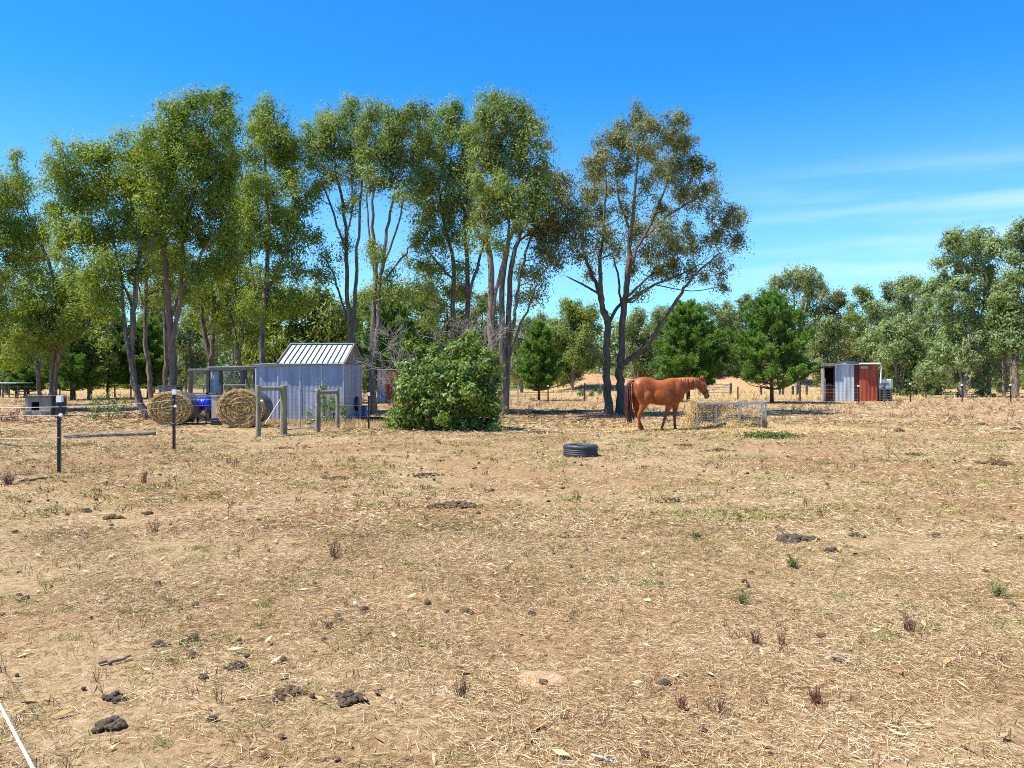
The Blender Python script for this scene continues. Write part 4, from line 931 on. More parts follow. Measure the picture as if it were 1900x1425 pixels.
    f = MB(); up = Vector((0, 0, 1))
    for z in (.2, .45, .7, .95): f.tube([a + up * z, b + up * z], .035, 5)
    f.tube([a + up * .2, b + up * .95], .03, 5)
    for q in (a, b): f.tube([q + up * .15, q + up * 1.0], .035, 5)
    f.build('frame', M['timber'], g)
    # pale rail fence behind the bank
    Yr = 108.0; s = Yr / F; r = thing('rail_fence', 'pale horizontal rail fence beyond the earth bank, left of the double trunks', 'fence', ((1080 - CX) * s, Yr, 0))
    z = H + (700 - 690.5) * s; xa, xb = (1026 - CX) * s, (1200 - CX) * s
    MB().tube([(xa, Yr, z), (xb, Yr, z - .05)], .06, 6).build('rail', M['steelpale'], r)
    for i in range(8):
        x = xa + (xb - xa) * i / 7; MB().tube([(x, Yr, 0), (x, Yr, z)], .05, 6).build('post', M['darktimber'], r)
    # left back paddock fence
    Yl = 60.0; s = Yl / F; r = thing('wire_fence', 'far wire fence with dark posts behind the left trees', 'fence', ((200 - CX) * s, Yl, 0)); pts = []
    for x in (-40, 33, 111, 170, 213, 243, 300, 345, 378, 425, 500): 
        p = Vector(((x - CX) * s, Yl, 0)); pts.append(p); MB().cyl(p + Vector((0, 0, -.1)), p + Vector((0, 0, 1.0)), .06, 6).build('post', M['darktimber'], r)
    w = MB()
    for z in (.9, .6, .3): sag_wire(w, [p + Vector((0, -.08, z)) for p in pts], .006, .02, 3)
    w.build('wires', M['wire'], r)
front_fence()

# ---------------------------------------------------------------- rusty shelter on the right
def rusty_shelter():
    Yf = yd(744.5); s = Yf / F; X = lambda x: (x - CX) * s; Z = lambda y: H - (y - HY) * s
    x0, x1, x2, x3, zt = X(1526), X(1548.5), X(1584), X(1628), Z(677); Yb = Yf + 2.2; xb0 = x0 * Yb / Yf + .05
    r = thing('field_shelter', 'rusty red corrugated field shelter with one galvanised sheet and an open left bay', 'shelter', ((x0 + x3) / 2, Yf, 0))
    mb = MB(); corrugated(mb, (x1, Yf - .06), (x2, Yf - .06), .02, zt, .09, .013); mb.build('galvanised_sheet', M['galv'], r)
    mb = MB(); corrugated(mb, (x2, Yf), (x2 + .35, Yf), .02, zt, .09, .013); mb.build('painted_shadow_sheet', M['rustdark'], r)  # darker strip paints the shadow the galvanised sheet casts on the red iron
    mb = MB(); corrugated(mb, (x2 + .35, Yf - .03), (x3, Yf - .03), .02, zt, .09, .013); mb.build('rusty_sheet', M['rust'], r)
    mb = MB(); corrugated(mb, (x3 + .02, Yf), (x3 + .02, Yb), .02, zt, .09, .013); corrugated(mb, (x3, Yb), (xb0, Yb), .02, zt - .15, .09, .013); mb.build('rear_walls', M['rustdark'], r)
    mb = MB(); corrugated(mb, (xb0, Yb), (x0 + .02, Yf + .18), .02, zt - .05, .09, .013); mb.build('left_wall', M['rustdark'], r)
    MB().box((X(1595.5), Yf - .075, Z(684)), (X(1609), Yf - .055, Z(679.5))).build('pale_panel', M['timberpale'], r)
    for x in (x0, x1 - .05, x3 - .1): MB().box((x, Yf + .02, 0), (x + .14, Yf + .16, zt - .02)).build('post', M['timberpale'] if x == x0 else M['darktimber'], r)
    MB().add([(x0 - .12, Yf - .2, zt + .01), (x3 + .12, Yf - .2, zt + .03), (x3 + .12, Yb + .1, zt - .1), (xb0 - .08, Yb + .1, zt - .1), (x0 - .12, Yf - .2, zt + .05), (x3 + .12, Yf - .2, zt + .07), (x3 + .12, Yb + .1, zt - .06), (xb0 - .08, Yb + .1, zt - .06)],
             [(3,2,1,0),(4,5,6,7),(0,1,5,4),(1,2,6,5),(2,3,7,6),(3,0,4,7)]).build('roof', M['galv'], r)
    MB().beam((x0 - .12, Yf - .22, zt + .02), (x1 + .02, Yf - .22, zt + .02), .03, .2).build('fascia', M['timber'], r)
    MB().tube([(X(1592), Yf - .23, zt + .08), (x3 + .08, Yf - .23, zt + .09), (x3 + .16, Yf - .2, zt - .1), (x3 + .17, Yf - .1, 1.2)], .05, 8).build('drain_pipe', M['white'], r)
    # inside the open bay
    mb = MB(); corrugated(mb, (X(1538), Yf + .7), (x1 + .3, Yf + .7), .03, Z(717), .09, .013); mb.build('inner_half_wall', M['rust'], r)
    MB().box((X(1536.5), Yf + .6, 0), (X(1538.5), Yf + .7, Z(702))).build('inner_post', M['white'], r)
    MB().box((x0 + .15, Yf + .5, Z(714)), (x1, Yf + 1.1, Z(712))).build('shelf', M['timber'], r)
    # black tank behind
    cx = X(1573) * 1.0; yy = Yb + 1.0; k = yy / Yf; cx *= k; zz = zt * 1.0; R = .78; n = 28
    top = H - (669.5 - HY) * yy / F
    prof = [(0, 1), (.3, 1.0), (.31, 1.02), (.36, 1.02), (.37, 1), (1.0, 1), (1.01, 1.02), (1.06, 1.02), (1.07, 1), (1.7, 1), (1.71, 1.02), (1.76, 1.02), (1.77, 1), (top - .3, 1), (top - .24, 1.03), (top - .2, 1.0), (top - .1, .8), (top - .04, .45), (top - .03, .32), (top, .3), (top, .05)]
    t = thing('water_tank', 'black plastic water tank whose lid shows above the shelter roof', 'water tank', (cx, yy, 0))
    MB().loft([[(cx + math.cos(2 * PI * q / n) * R * w, yy + math.sin(2 * PI * q / n) * R * w, z) for q in range(n)] for z, w in prof]).build('tank_body', M['blacktank'], t, smooth=True)
    MB().cyl((cx + .72, yy - .1, top - .2), (cx + .78, yy - .1, top + .22), .11, 10).build('inlet', M['black'], t)
    # white caged tank on pallets
    xa, xb = X(1632), X(1657.5); Y = Yf + .1; zb = Z(722); ztop = Z(703.5)
    p = thing('pallet_stack', 'stack of weathered grey pallets under the white caged tank', 'pallets', ((xa + xb) / 2, Y, 0)); m = MB(); 
    nz = 5
    for k in range(nz):
        z = k * zb / nz; h = zb / nz
        for y in (Y, Y + .45, Y + .9): m.box((xa, y, z + h * .62), (xb, y + .12, z + h * .98))
        for x in (xa + .02, (xa + xb) / 2 - .05, xb - .12): m.box((x, Y + .02, z), (x + .1, Y + .98, z + h * .6))
    m.build('pallet_boards', M['timber'], p)
    t = thing('ibc_tank', 'white plastic tank in a steel cage beside the rusty shelter', 'tank', ((xa + xb) / 2, Y, zb))
    o = MB().box((xa + .03, Y + .03, zb + .02), (xb - .03, Y + .95, ztop)).build('tank_body', M['white'], t); bevel(o, .07, 3)
    c = MB()
    for x in np.linspace(xa, xb, 5):
        c.tube([(x, Y, zb), (x, Y, ztop)], .009, 5)
        c.tube([(x, Y + .98, zb), (x, Y + .98, ztop)], .009, 5)
    for z in np.linspace(zb + .03, ztop, 4):
        c.tube([(xa, Y, z), (xb, Y, z), (xb, Y + .98, z), (xa, Y + .98, z), (xa, Y, z)], .009, 5)
    c.build('cage', M['steel'], t); MB().cyl(((xa + xb) / 2, Y + .5, ztop), ((xa + xb) / 2, Y + .5, ztop + .04), .12, 12).build('lid', M['black'], t)
    MB().cyl(((xa + xb) / 2 - .2, Y - .06, zb + .1), ((xa + xb) / 2 - .2, Y + .05, zb + .1), .05, 8).build('valve', M['black'], t)
rusty_shelter()

def red_shed():
    Y = 51.0; s = Y / F; X = lambda x: (x - CX) * s; Z = lambda y: H - (y - HY) * s; zt = Z(687)
    r = thing('small_shed', 'small red iron shed glimpsed between the dark trunk and the green shrub', 'shed', (X(735), Y, 0))
    mb = MB(); corrugated(mb, (X(700), Y), (X(716), Y), .02, zt, .09, .013); mb.build('grey_sheet', M['galv'], r)
    mb = MB(); corrugated(mb, (X(716), Y - .03), (X(750), Y - .03), .02, zt, .09, .013); mb.build('red_sheet', M['rust'], r)
    mb = MB(); corrugated(mb, (X(742), Y - .09), (X(775), Y - .09), Z(706), zt, .09, .013); mb.build('upper_sheet', M['galv'], r)
    mb = MB(); corrugated(mb, (X(750), Y), (X(790), Y), .02, zt, .09, .013); corrugated(mb, (X(790), Y), (X(790), Y + 2.5), .02, zt, .09, .013); corrugated(mb, (X(790), Y + 2.5), (X(700), Y + 2.5), .02, zt, .09, .013); corrugated(mb, (X(700), Y + 2.5), (X(700), Y), .02, zt, .09, .013)
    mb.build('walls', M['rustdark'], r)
    MB().box((X(697), Y - .5, zt + .02), (X(793), Y + 2.7, zt + .07)).build('roof', M['galv'], r)
    Y = 50.0; s = Y / F; x0, x1 = X(945) / 56 * 50, X(963) / 56 * 50
    r = thing('timber_stand', 'small open timber stand behind the three dark stems, left of the dark pine', 'stand', ((x0 + x1) / 2, Y, 0)); z = H - (706 - HY) * s
    for x in (x0, x1):
        for y in (Y, Y + .6): MB().box((x - .05, y - .05, 0), (x + .05, y + .05, z)).build('leg', M['timberpale'], r)
    MB().box((x0 - .1, Y - .1, z), (x1 + .1, Y + .7, z + .08)).build('top', M['rust'], r)
    MB().box((x0 + .05, Y - .04, z * .55), (x1 - .05, Y - .01, z * .63)).build('rail', M['timberpale'], r)
red_shed()

# ---------------------------------------------------------------- tyre
def tyre():
    p = gp(1077, 846); R = .36; h = .24; r = thing('tyre', 'old black car tyre lying flat in the paddock', 'tyre', (p.x, p.y, 0))
    prof = [(.62, .012), (.78, 0), (.93, .006), (.985, .035)]
    zs = [.06, .075, .079, .094, .099, .114, .119, .134, .139, .154, .159, .175]
    for i, z in enumerate(zs): prof.append((1.0 if i % 4 in (0, 3) else 1.0, z)) if False else prof.append(((.968 if i % 4 in (1, 2) and 0 < i < 11 else 1.0), z))
    prof += [(.985, h - .035), (.93, h - .006), (.78, h), (.63, h - .012), (.60, h - .03), (.66, h - .045), (.80, h - .06), (.86, h / 2), (.80, .06), (.66, .045), (.60, .03)]
    n = 56; mb = MB(); m = len(prof)
    for k in range(n):
        a = 2 * PI * k / n
        for q, z in prof: mb.v.append((p.x + math.cos(a) * R * q, p.y + math.sin(a) * R * q, z))
    for k in range(n):
        for i in range(m):
            a = k * m + i; b = k * m + (i + 1) % m; c = ((k + 1) % n) * m + (i + 1) % m; d = ((k + 1) % n) * m + i; mb.f.append((a, d, c, b))
    mb.build('carcass', M['rubber'], r)
    for z0, z1 in ((.03, .058), (h - .058, h - .03)):
        t = MB()
        for k in range(0, 64):
            a = 2 * PI * k / 64
            c = Vector((p.x + math.cos(a) * R * .99, p.y + math.sin(a) * R * .99, 0)); d = Vector((math.cos(a), math.sin(a), 0)); u = Vector((-d.y, d.x, 0)) * .011
            t.add([c - u + Vector((0, 0, z0)), c + u + Vector((0, 0, z0)), c + u + d * .008 + Vector((0, 0, z0 + .003)), c - u + d * .008 + Vector((0, 0, z0 + .003)), c - u + Vector((0, 0, z1)), c + u + Vector((0, 0, z1)), c + u + d * .008 + Vector((0, 0, z1 - .003)), c - u + d * .008 + Vector((0, 0, z1 - .003))], [(0,1,2,3)[::-1],(4,5,6,7),(2,6,7,3)[::-1],(1,5,6,2)[::-1],(0,3,7,4)[::-1]])
        t.build('tread_blocks', M['rubber'], r)
tyre()

# ---------------------------------------------------------------- hay feeder and hay
def feeder():
    Yf = 24.35; s = Yf / F; X = lambda x, Y=Yf: (x - CX) * Y / F
    Yb = Yf + 1.0; zt = .82; r = thing('hay_feeder', 'galvanised mesh hay feeder standing around a heap of hay', 'feeder', (X(1355), Yf, 0))
    fr = [X(1294), X(1329), X(1372), X(1413)]; bk = [X(1301, Yb), X(1340, Yb), X(1387, Yb), X(1421, Yb)]
    for i, x in enumerate(fr): w = .05 if i == 2 else .032; MB().box((x - w / 2, Yf - w / 2, -.02), (x + w / 2, Yf + w / 2, zt - .03)).build('post', M['steelpale'], r)
    for x in bk: MB().box((x - .018, Yb - .018, -.02), (x + .018, Yb + .018, zt - .03)).build('post', M['steelpale'], r)
    MB().beam((fr[0] - .03, Yf, zt), (fr[-1] + .03, Yf, zt), .05, .06).beam((bk[0] - .03, Yb, zt), (bk[-1] + .03, Yb, zt), .05, .06).beam((fr[0], Yf + .025, zt), (bk[0], Yb - .025, zt), .05, .06).beam((fr[-1], Yf + .025, zt), (bk[-1], Yb - .025, zt), .05, .06).build('top_rail', M['steelpale'], r)
    mb = MB()
    wire_panel(mb, (fr[0], Yf - .005, 0), (fr[-1], Yf - .005, 0), .06, zt - .03, .1, .05, .0022); wire_panel(mb, (bk[0], Yb + .01, 0), (bk[-1], Yb + .01, 0), .06, zt - .03, .1, .05, .0022)
    wire_panel(mb, (fr[0], Yf, 0), (bk[0], Yb, 0), .06, zt - .03, .1, .05, .0022); wire_panel(mb, (fr[-1], Yf, 0), (bk[-1], Yb, 0), .06, zt - .03, .1, .05, .0022)
    mb.build('wire_mesh', M['mesh'], r)
    # hay heap
    rng = np.random.default_rng(15)
    NN = []; h = thing('hay_heap', 'golden heap of loose hay inside the mesh feeder', 'hay', (X(1350), Yf + .5, 0)); core = MB()
    lumps = [(1352, .62, .50, .46, .36, .42), (1340, .72, .70, .55, .30, .24), (1360, .32, .24, .46, .34, .34), (1376, .45, .34, .40, .36, .34), (1398, .42, .2, .38, .40, .36), (1384, .22, .14, .40, .28, .26), (1318, .7, .42, .26, .26, .46), (1306, .72, .2, .2, .22, .34), (1330, .85, .5, .3, .2, .45), (1312, .12, .06, .34, .3, .16), (1352, -.02, .06, .5, .34, .18)]
    C = []; D = []; NN = []
    for x, dy, z, rx, ry, rz in lumps:
        c = np.array([X(x, Yf + dy), Yf + dy, z])
        nn = 14; rings = []
        for i in range(1, 8):
            th = PI * i / 8; rings.append([(c[0] + math.sin(th) * math.cos(2 * PI * k / nn) * rx * .86, c[1] + math.sin(th) * math.sin(2 * PI * k / nn) * ry * .86, max(.0, c[2] + math.cos(th) * rz * .86)) for k in range(nn)])
        core.loft(rings)
        m = int(5200 * (rx * rz + rx * ry + ry * rz) / .35 * .5); u = unit(m, rng); P = c + u * np.array([rx, ry, rz]) * rng.uniform(.82, 1.06, m)[:, None]
        k = P[:, 2] > .01; t = np.cross(u, unit(m, rng)) + u * rng.normal(0, .3, m)[:, None]; C.append(P[k]); D.append(t[k]); NN.append(u[k])
    core.build('hay_core', M['haycore'], h, smooth=True)
    poly_np('hay_strands', strands(np.concatenate(C), np.concatenate(D), .2, .016, rng, np.concatenate(NN)), 4, M['haypale'], h)
    # column of hay hanging out at the left end
    h2 = thing('hay_tuft', 'upright tuft of hay heaped against the left end of the feeder, under the muzzle', 'hay', (X(1286), Yf + .4, 0)); m = 2600
    f = rng.uniform(0, 1, m) ** 1.3; P = np.stack([X(1287, Yf + .4) + rng.normal(0, 1, m) * (.16 - .09 * f), Yf + .4 + rng.normal(0, .2, m) * (1 - .5 * f), f * .82], 1)
    D = np.stack([rng.normal(0, .35, m), rng.normal(0, .35, m), rng.normal(.6, .5, m)], 1)
    poly_np('hay_strands', strands(P, D, .24, .012, rng, np.array([-.4, -.8, .4])), 4, M['haypale'], h2)
    m = 1500; P = np.stack([X(1310, Yf + .8) + rng.normal(0, .5, m), Yf + .6 + rng.normal(0, .25, m), .83 + np.abs(rng.normal(0, .05, m))], 1)
    k = (P[:, 1] < Yb + .1) & (P[:, 1] > Yf - .05) & (P[:, 0] > X(1290))
    h3 = poly_np('hay_topping', strands(P[k], unit(m, rng)[k] * np.array([1, 1, .25]), .24, .009, rng), 4, M['haypale']); tag(h3, 'wisps of hay lying over the back rail of the feeder below the muzzle', 'hay')
    # scattered hay on the ground
    m = 15000; a = rng.normal(0, 1, m); b = rng.normal(0, 1, m)
    cx = np.where(rng.random(m) < .5, X(1345), np.where(rng.random(m) < .55, X(1230), X(1470)))
    P = np.stack([cx + a * 1.0, Yf - .25 + b * .42 + .0 * a, np.abs(rng.normal(.02, .022, m))], 1)
    P[:, 2] += .10 * np.exp(-((P[:, 0] - X(1340)) / .9) ** 2 - ((P[:, 1] - Yf + .1) / .3) ** 2) * rng.random(m)
    m2 = 5000; Q = np.stack([rng.uniform(X(1180), X(1600), m2), Yf - .3 + rng.normal(0, .9, m2), np.abs(rng.normal(.01, .012, m2))], 1)
    P = np.concatenate([P, Q]); D = unit(len(P), rng) * np.array([1, 1, .22])
    tag(poly_np('scattered_hay', strands(P, D, .2, .013, rng, np.array([0, 0, 1.])), 4, M['haypale']), 'golden hay scattered over the ground around the horse and the feeder', 'hay', kind='stuff')
feeder()

# ---------------------------------------------------------------- horse
def horse():
    k = .01645; ox, oy = 1220.0, 801.5
    Yh = 23.75; root = thing('horse', 'chestnut horse standing side on, eating hay over the feeder', 'horse', ((1220 - CX) * Yh / F, Yh, 0), math.radians(9))
    def XZ(x, y): return ((x - ox) * k * 1.01, (oy - y) * k)
    def ell(c, u, v, a, b, n=20, p=2.2):
        out = []
        for i in range(n):
            t = 2 * PI * i / n; ca, sa = math.cos(t), math.sin(t)
            ra = math.copysign(abs(ca) ** (2 / p), ca); rb = math.copysign(abs(sa) ** (2 / p), sa); out.append(c + u * a * ra + v * b * rb)
        return out
    lat = Vector((0, 1, 0)); body = MB()
    # trunk: vertical sections (x, top, bottom, half width)
    T = [(1173.5,714,727,.09),(1176,709,734,.17),(1181,705,742,.225),(1188,702.8,747,.265),(1196,702.2,749.5,.275),(1204,703.4,750.5,.255),(1212,706,751.8,.245),(1220,708,753.2,.275),(1228,708,754.2,.29),(1236,706.3,754.3,.275),(1243,704.4,754,.25),(1249,704,753.5,.235),(1255,704.6,752.5,.225),(1261,706.5,750,.20),(1266,711,745.5,.16),(1269,717,740,.10)]
    R = []
    for x, t, b, w in catmull(np.array(T, dtype=float), 4):
        X, z1 = XZ(x, t); _, z0 = XZ(x, b); R.append(ell(Vector((X, 0, (z0 + z1) / 2)), lat, Vector((0, 0, 1)), w, (z1 - z0) / 2, 56))
    body.loft(R)
    # neck: sections across its own axis (x, y, half depth px, half width m, slope of section)
    NK = [(1252,727,22,.17,(-.25,1)),(1261,722.5,18.5,.15,(-.22,1)),(1270,717.8,15,.125,(-.2,1)),(1279,714.8,12,.105,(-.14,1)),(1287,713.2,10.2,.092,(-.05,1)),(1294,712.8,9.2,.085,(.1,1)),(1300,713.3,8.2,.08,(.3,1))]
    R = []
    for x, y, hh, w, (sx, sz) in NK:
        X, Z = XZ(x, y); v = Vector((sx, 0, sz)).normalized(); R.append(ell(Vector((X, 0, Z)), lat, v, w, hh * k, 36))
    body.loft(R)
    # head: axis from poll to muzzle
    A = Vector((1298.5, 0, 706)); B = Vector((1314.6, 0, 742)); ax = (B - A); L = ax.length; ax.normalize(); pr = Vector((ax.z, 0, -ax.x))
    HD = [(0,4.8,.055,0),(.1,7,.085,-.8),(.22,9.2,.10,-1.6),(.36,9.2,.10,-1.4),(.5,7.6,.085,-.4),(.64,6.0,.065,.4),(.78,5.2,.058,.7),(.9,5.3,.062,.5),(.97,4.4,.055,0),(1.0,2.6,.035,-.4)]
    R = []; v3 = None
    for t, hh, w, sh in HD:
        c = A + ax * L * t + pr * sh; X, Z = XZ(c.x, c.z); v3 = Vector((pr.x, 0, -pr.z)).normalized(); R.append(ell(Vector((X, 0, Z)), lat, v3, w, hh * k, 16))
    body.loft(R)
    # legs: (x, y, half width px, lateral centre, half lateral)
    legs = [
        [(1191,722,15,-.12,.13),(1191.5,734,15,-.13,.13),(1192,743,12.5,-.14,.115),(1192,752,8.6,-.145,.085),(1188.5,761,5.6,-.145,.062),(1184,768,4.6,-.145,.05),(1182.8,773,3.7,-.145,.042),(1182.8,781,2.7,-.145,.034),(1183,788,2.7,-.145,.034),(1183.6,792,3.3,-.145,.04),(1185.4,796,2.7,-.145,.036),(1186.6,798.5,3.3,-.145,.044),(1187.4,801.5,4.3,-.145,.055)],
        [(1188,722,14,.12,.13),(1186.5,734,13,.13,.12),(1184,745,9.5,.14,.10),(1183,755,6.6,.145,.07),(1184,763,4.9,.145,.052),(1185,769,4.3,.145,.046),(1187,776,3.1,.145,.037),(1189.8,784,2.6,.145,.033),(1192,790,3.1,.145,.038),(1194,794.5,2.6,.145,.035),(1195.4,797.5,3.3,.145,.044),(1196.3,801.5,4.2,.145,.054)],
        [(1247,730,13,-.13,.11),(1243,740,11,-.15,.10),(1240.5,748,8.8,-.15,.085),(1238,756,6.4,-.145,.066),(1235.3,764,4.7,-.14,.05),(1233,771,4.2,-.14,.046),(1231,776,3.1,-.14,.037),(1228.8,783,2.6,-.14,.032),(1227,789,3.0,-.14,.037),(1225.6,793,2.5,-.14,.034),(1225.2,797,3.2,-.14,.044),(1225.8,801.5,4.1,-.14,.054)],
        [(1259,728,11,.12,.11),(1258,740,10,.14,.10),(1257,749,8,.145,.08),(1256.5,757,6,.14,.062),(1256,765,4.6,.14,.05),(1255.6,771,4.2,.14,.046),(1255.3,777,3.0,.14,.036),(1255.2,785,2.6,.14,.032),(1255.4,790.5,3.0,.14,.037),(1256.4,795,2.5,.14,.034),(1257.2,798,3.2,.14,.044),(1257.8,801.5,4.1,.14,.054)]]
    for lg in legs:
        R = []
        for x, y, w, yy, l in lg:
            X, Z = XZ(x, y); R.append(ell(Vector((X, yy, Z)), Vector((1, 0, 0)), lat, w * k, l, 14, 2.0))
        body.loft(R)
    # muscle masses: stifle, shoulder, breast
    def blob(x, y, yy, rx, ry, rz):
        X, Z = XZ(x, y); R = []
        for i in range(1, 8):
            t = PI * i / 8; R.append([Vector((X + math.sin(t) * math.cos(2 * PI * q / 12) * rx, yy + math.sin(t) * math.sin(2 * PI * q / 12) * ry, Z + math.cos(t) * rz)) for q in range(12)])
        body.loft(R)
    for sd in (-1, 1):
        blob(1197, 738, sd * .20, .16, .115, .24); blob(1255, 727, sd * .16, .13, .095, .28); blob(1250, 742, sd * .17, .12, .075, .14); blob(1184, 727, sd * .17, .15, .115, .27); blob(1303, 717, sd * .07, .09, .035, .10); blob(1226, 736, sd * .22, .30, .09, .24)
    o = body.build('body', M['hay'], root, local=True)
    md = o.modifiers.new('r', 'REMESH'); md.mode = 'VOXEL'; md.voxel_size = .015; md.use_smooth_shade = True
    sm = o.modifiers.new('s', 'SMOOTH'); sm.factor = .5; sm.iterations = 8
    bpy.context.view_layer.update()
    dg = bpy.context.evaluated_depsgraph_get(); me = bpy.data.meshes.new_from_object(o.evaluated_get(dg)); o.modifiers.clear(); o.data = me
    # coat
    t = NT('chestnut_coat'); v = t.coords(); sp = t.node('ShaderNodeSeparateXYZ'); t.link(v, sp.inputs[0])
    fx = t.noise(v, 3.2, 3); coat = t.ramp(fx, [(.35, (.20,.042,.007)), (.65, (.36,.090,.015))])
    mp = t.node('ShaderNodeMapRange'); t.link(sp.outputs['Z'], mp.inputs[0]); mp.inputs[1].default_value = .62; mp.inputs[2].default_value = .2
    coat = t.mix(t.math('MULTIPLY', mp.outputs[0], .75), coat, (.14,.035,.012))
    def spot(c, r0, r1, col, coat, fac=1.0):
        d = t.node('ShaderNodeVectorMath', operation='DISTANCE'); t.link(v, d.inputs[0]); d.inputs[1].default_value = c
        m = t.node('ShaderNodeMapRange'); t.link(d.outputs['Value'], m.inputs[0]); m.inputs[1].default_value = r1; m.inputs[2].default_value = r0; m.inputs[4].default_value = fac
        return t.mix(m.outputs[0], coat, col)
    X, Z = XZ(1314.5, 740); coat = spot((X, 0, Z), .07, .12, (.22,.15,.11), coat)
    X, Z = XZ(1310.5, 715); coat = spot((X, 0, Z), .07, .09, (.75,.70,.66), coat)
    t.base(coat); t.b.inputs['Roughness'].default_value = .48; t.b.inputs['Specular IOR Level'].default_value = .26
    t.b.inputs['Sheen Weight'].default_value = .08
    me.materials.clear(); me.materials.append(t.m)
    me.polygons.foreach_set('use_smooth', [True] * len(me.polygons))
    # ears
    for sd, (bx, by, tx, ty) in ((-1, (1300, 708, 1301.5, 699.3)), (1, (1304, 707, 1308.5, 699.8))):
        bX, bZ = XZ(bx, by); tX, tZ = XZ(tx, ty); p0 = Vector((bX, sd * .05, bZ)); p1 = Vector((tX, sd * .062, tZ)); m = MB()
        m.tube([p0, p0.lerp(p1, .35), p0.lerp(p1, .75), p1], [.026, .034, .022, .004], 8); m.build('ear', t.m, root, local=True, smooth=True)
    # eyes, nostrils
    eye = surf('horse_eye', (.006,.005,.005), (.012,.01,.01), 5, .15, bump=0)
    for sd in (-1, 1):
        X, Z = XZ(1306.8, 718.5); m = MB(); rg = []
        for i in range(1, 6):
            th = PI * i / 6; rg.append([Vector((X + math.sin(th) * math.cos(2 * PI * q / 10) * .03, sd * .098 + math.sin(th) * math.sin(2 * PI * q / 10) * .016, Z + math.cos(th) * .022)) for q in range(10)])
        m.loft(rg).build('eye', eye, root, local=True, smooth=True)
        X, Z = XZ(1314.8, 737); m = MB(); rg = []
        for i in range(1, 6):
            th = PI * i / 6; rg.append([Vector((X + math.sin(th) * math.cos(2 * PI * q / 10) * .018, sd * .052 + math.sin(th) * math.sin(2 * PI * q / 10) * .012, Z + math.cos(th) * .026)) for q in range(10)])
        m.loft(rg).build('nostril', eye, root, local=True, smooth=True)
    # hooves
    hf = surf('hoof_horn', (.05,.035,.028), (.12,.09,.07), 9, .6)
    for lg in legs:
        x, y, w, yy, l = lg[-1]; X, Z = XZ(x, y); MB().loft([ell(Vector((X + .012 * q, yy, z)), Vector((1, 0, 0)), lat, .073 * f, .062 * f, 14, 2) for z, f, q in ((0, 1.06, 0), (.025, 1, -.3), (.055, .86, -1.0), (.06, .6, -1.0))]).build('hoof', hf, root, local=True, smooth=True)
    # tail: many tapering locks
    rng = np.random.default_rng(3)
    tm = surf('tail_hair', (.035,.012,.010), (.16,.05,.03), 16, .5, (6, 6, .4), bump=0)
    m = MB()
    for i in range(75):
        j = rng.normal(0, 1, 3); pts = []
        end = 786 - abs(j[0]) * 9
        for x, y, sp_ in ((1176, 709.5, .012), (1170.5, 710.5, .022), (1166.8, 718, .03), (1165.5, 735, .045), (1166.5, 760, .055), (1168.5 + j[1] * 1.6, end, .045)):
            X, Z = XZ(x, y); pts.append(Vector((X + j[1] * sp_ * .75, j[2] * sp_, Z + j[0] * .006)))
        P = catmull(np.array([[*p] for p in pts]), 3); mm = len(P)
        m.tube(P, [.008 + .008 * math.sin(PI * min(1, .15 + q / mm)) * (1 - .85 * (q / mm) ** 3) for q in range(mm)], 4)
    m.build('tail', tm, root, local=True, smooth=True)
    # mane: locks falling over the near side of the neck
    mm_ = surf('mane_hair', (.26,.06,.014), (.50,.15,.04), 14, .5, (8, 8, .5), bump=0); m = MB()
    crest = [(1247,704.2),(1256,703.6),(1265,703.3),(1274,703.0),(1283,702.8),(1290,703.2),(1296,704.2),(1301,705.5)]
    for i in range(150):
        u = rng.uniform(0, len(crest) - 1.001); a = int(u); f = u - a; x = crest[a][0] * (1 - f) + crest[a + 1][0] * f; y = crest[a][1] * (1 - f) + crest[a + 1][1] * f
        X, Z = XZ(x, y + .6); wn = .17 - .012 * u; ln = rng.uniform(.12, .34) * (1.1 if u < 5.5 else .7); dx = rng.normal(-.02, .035)
        P = catmull(np.array([[X, .02, Z - .01], [X + dx * .3, -wn * .38, Z - .015], [X + dx * .7, -wn * .82, Z - ln * .5], [X + dx, -wn * 1.03, Z - ln]]), 3); q = len(P)
        m.tube(P, [.010 * (1 - .8 * (j / q) ** 2) for j in range(q)], 4)
    for i in range(16):     # forelock
        X, Z = XZ(1303, 705.5); j = rng.normal(0, 1, 3); x2, z2 = XZ(1309.5, 712 + j[0]); P = [(X, j[1] * .02, Z), (X + .07, j[1] * .03, Z - .03), (x2 + .015, j[1] * .035, z2)]
        m.tube(P, [.009, .008, .003], 4)
    m.build('mane', mm_, root, local=True, smooth=True)
    # halter
    hm = surf('halter_webbing', (.05,.02,.025), (.10,.05,.05), 20, .7, bump=0); m = MB()
    def ring(t, hh, w, sh, r=.011):
        c = A + ax * L * t + pr * sh; X, Z = XZ(c.x, c.z); P = ell(Vector((X, 0, Z)), lat, v3, w, hh * k, 24); m.tube(P + [P[0], P[1]], r, 5)
        return P
    ring(.66, 6.3, .072, .35); ring(.72, 6.0, .068, .5)
    for sd in (-1, 1):
        pts = [XZ(1297.2, 706), XZ(1295.3, 715), XZ(1298.5, 724), XZ(1305, 730.5)]
        P = catmull(np.array([[pts[0][0], sd * .075, pts[0][1]], [pts[1][0], sd * .098, pts[1][1]], [pts[2][0], sd * .104, pts[2][1]], [pts[3][0], sd * .076, pts[3][1]]]), 4); m.tube(P, .010, 5)
    X1, Z1 = XZ(1297.2, 706); m.tube([(X1, -.075, Z1), (X1 + .01, 0, Z1 + .05), (X1, .075, Z1)], .010, 5)
    m.build('halter', hm, root, local=True, smooth=True)
horse()
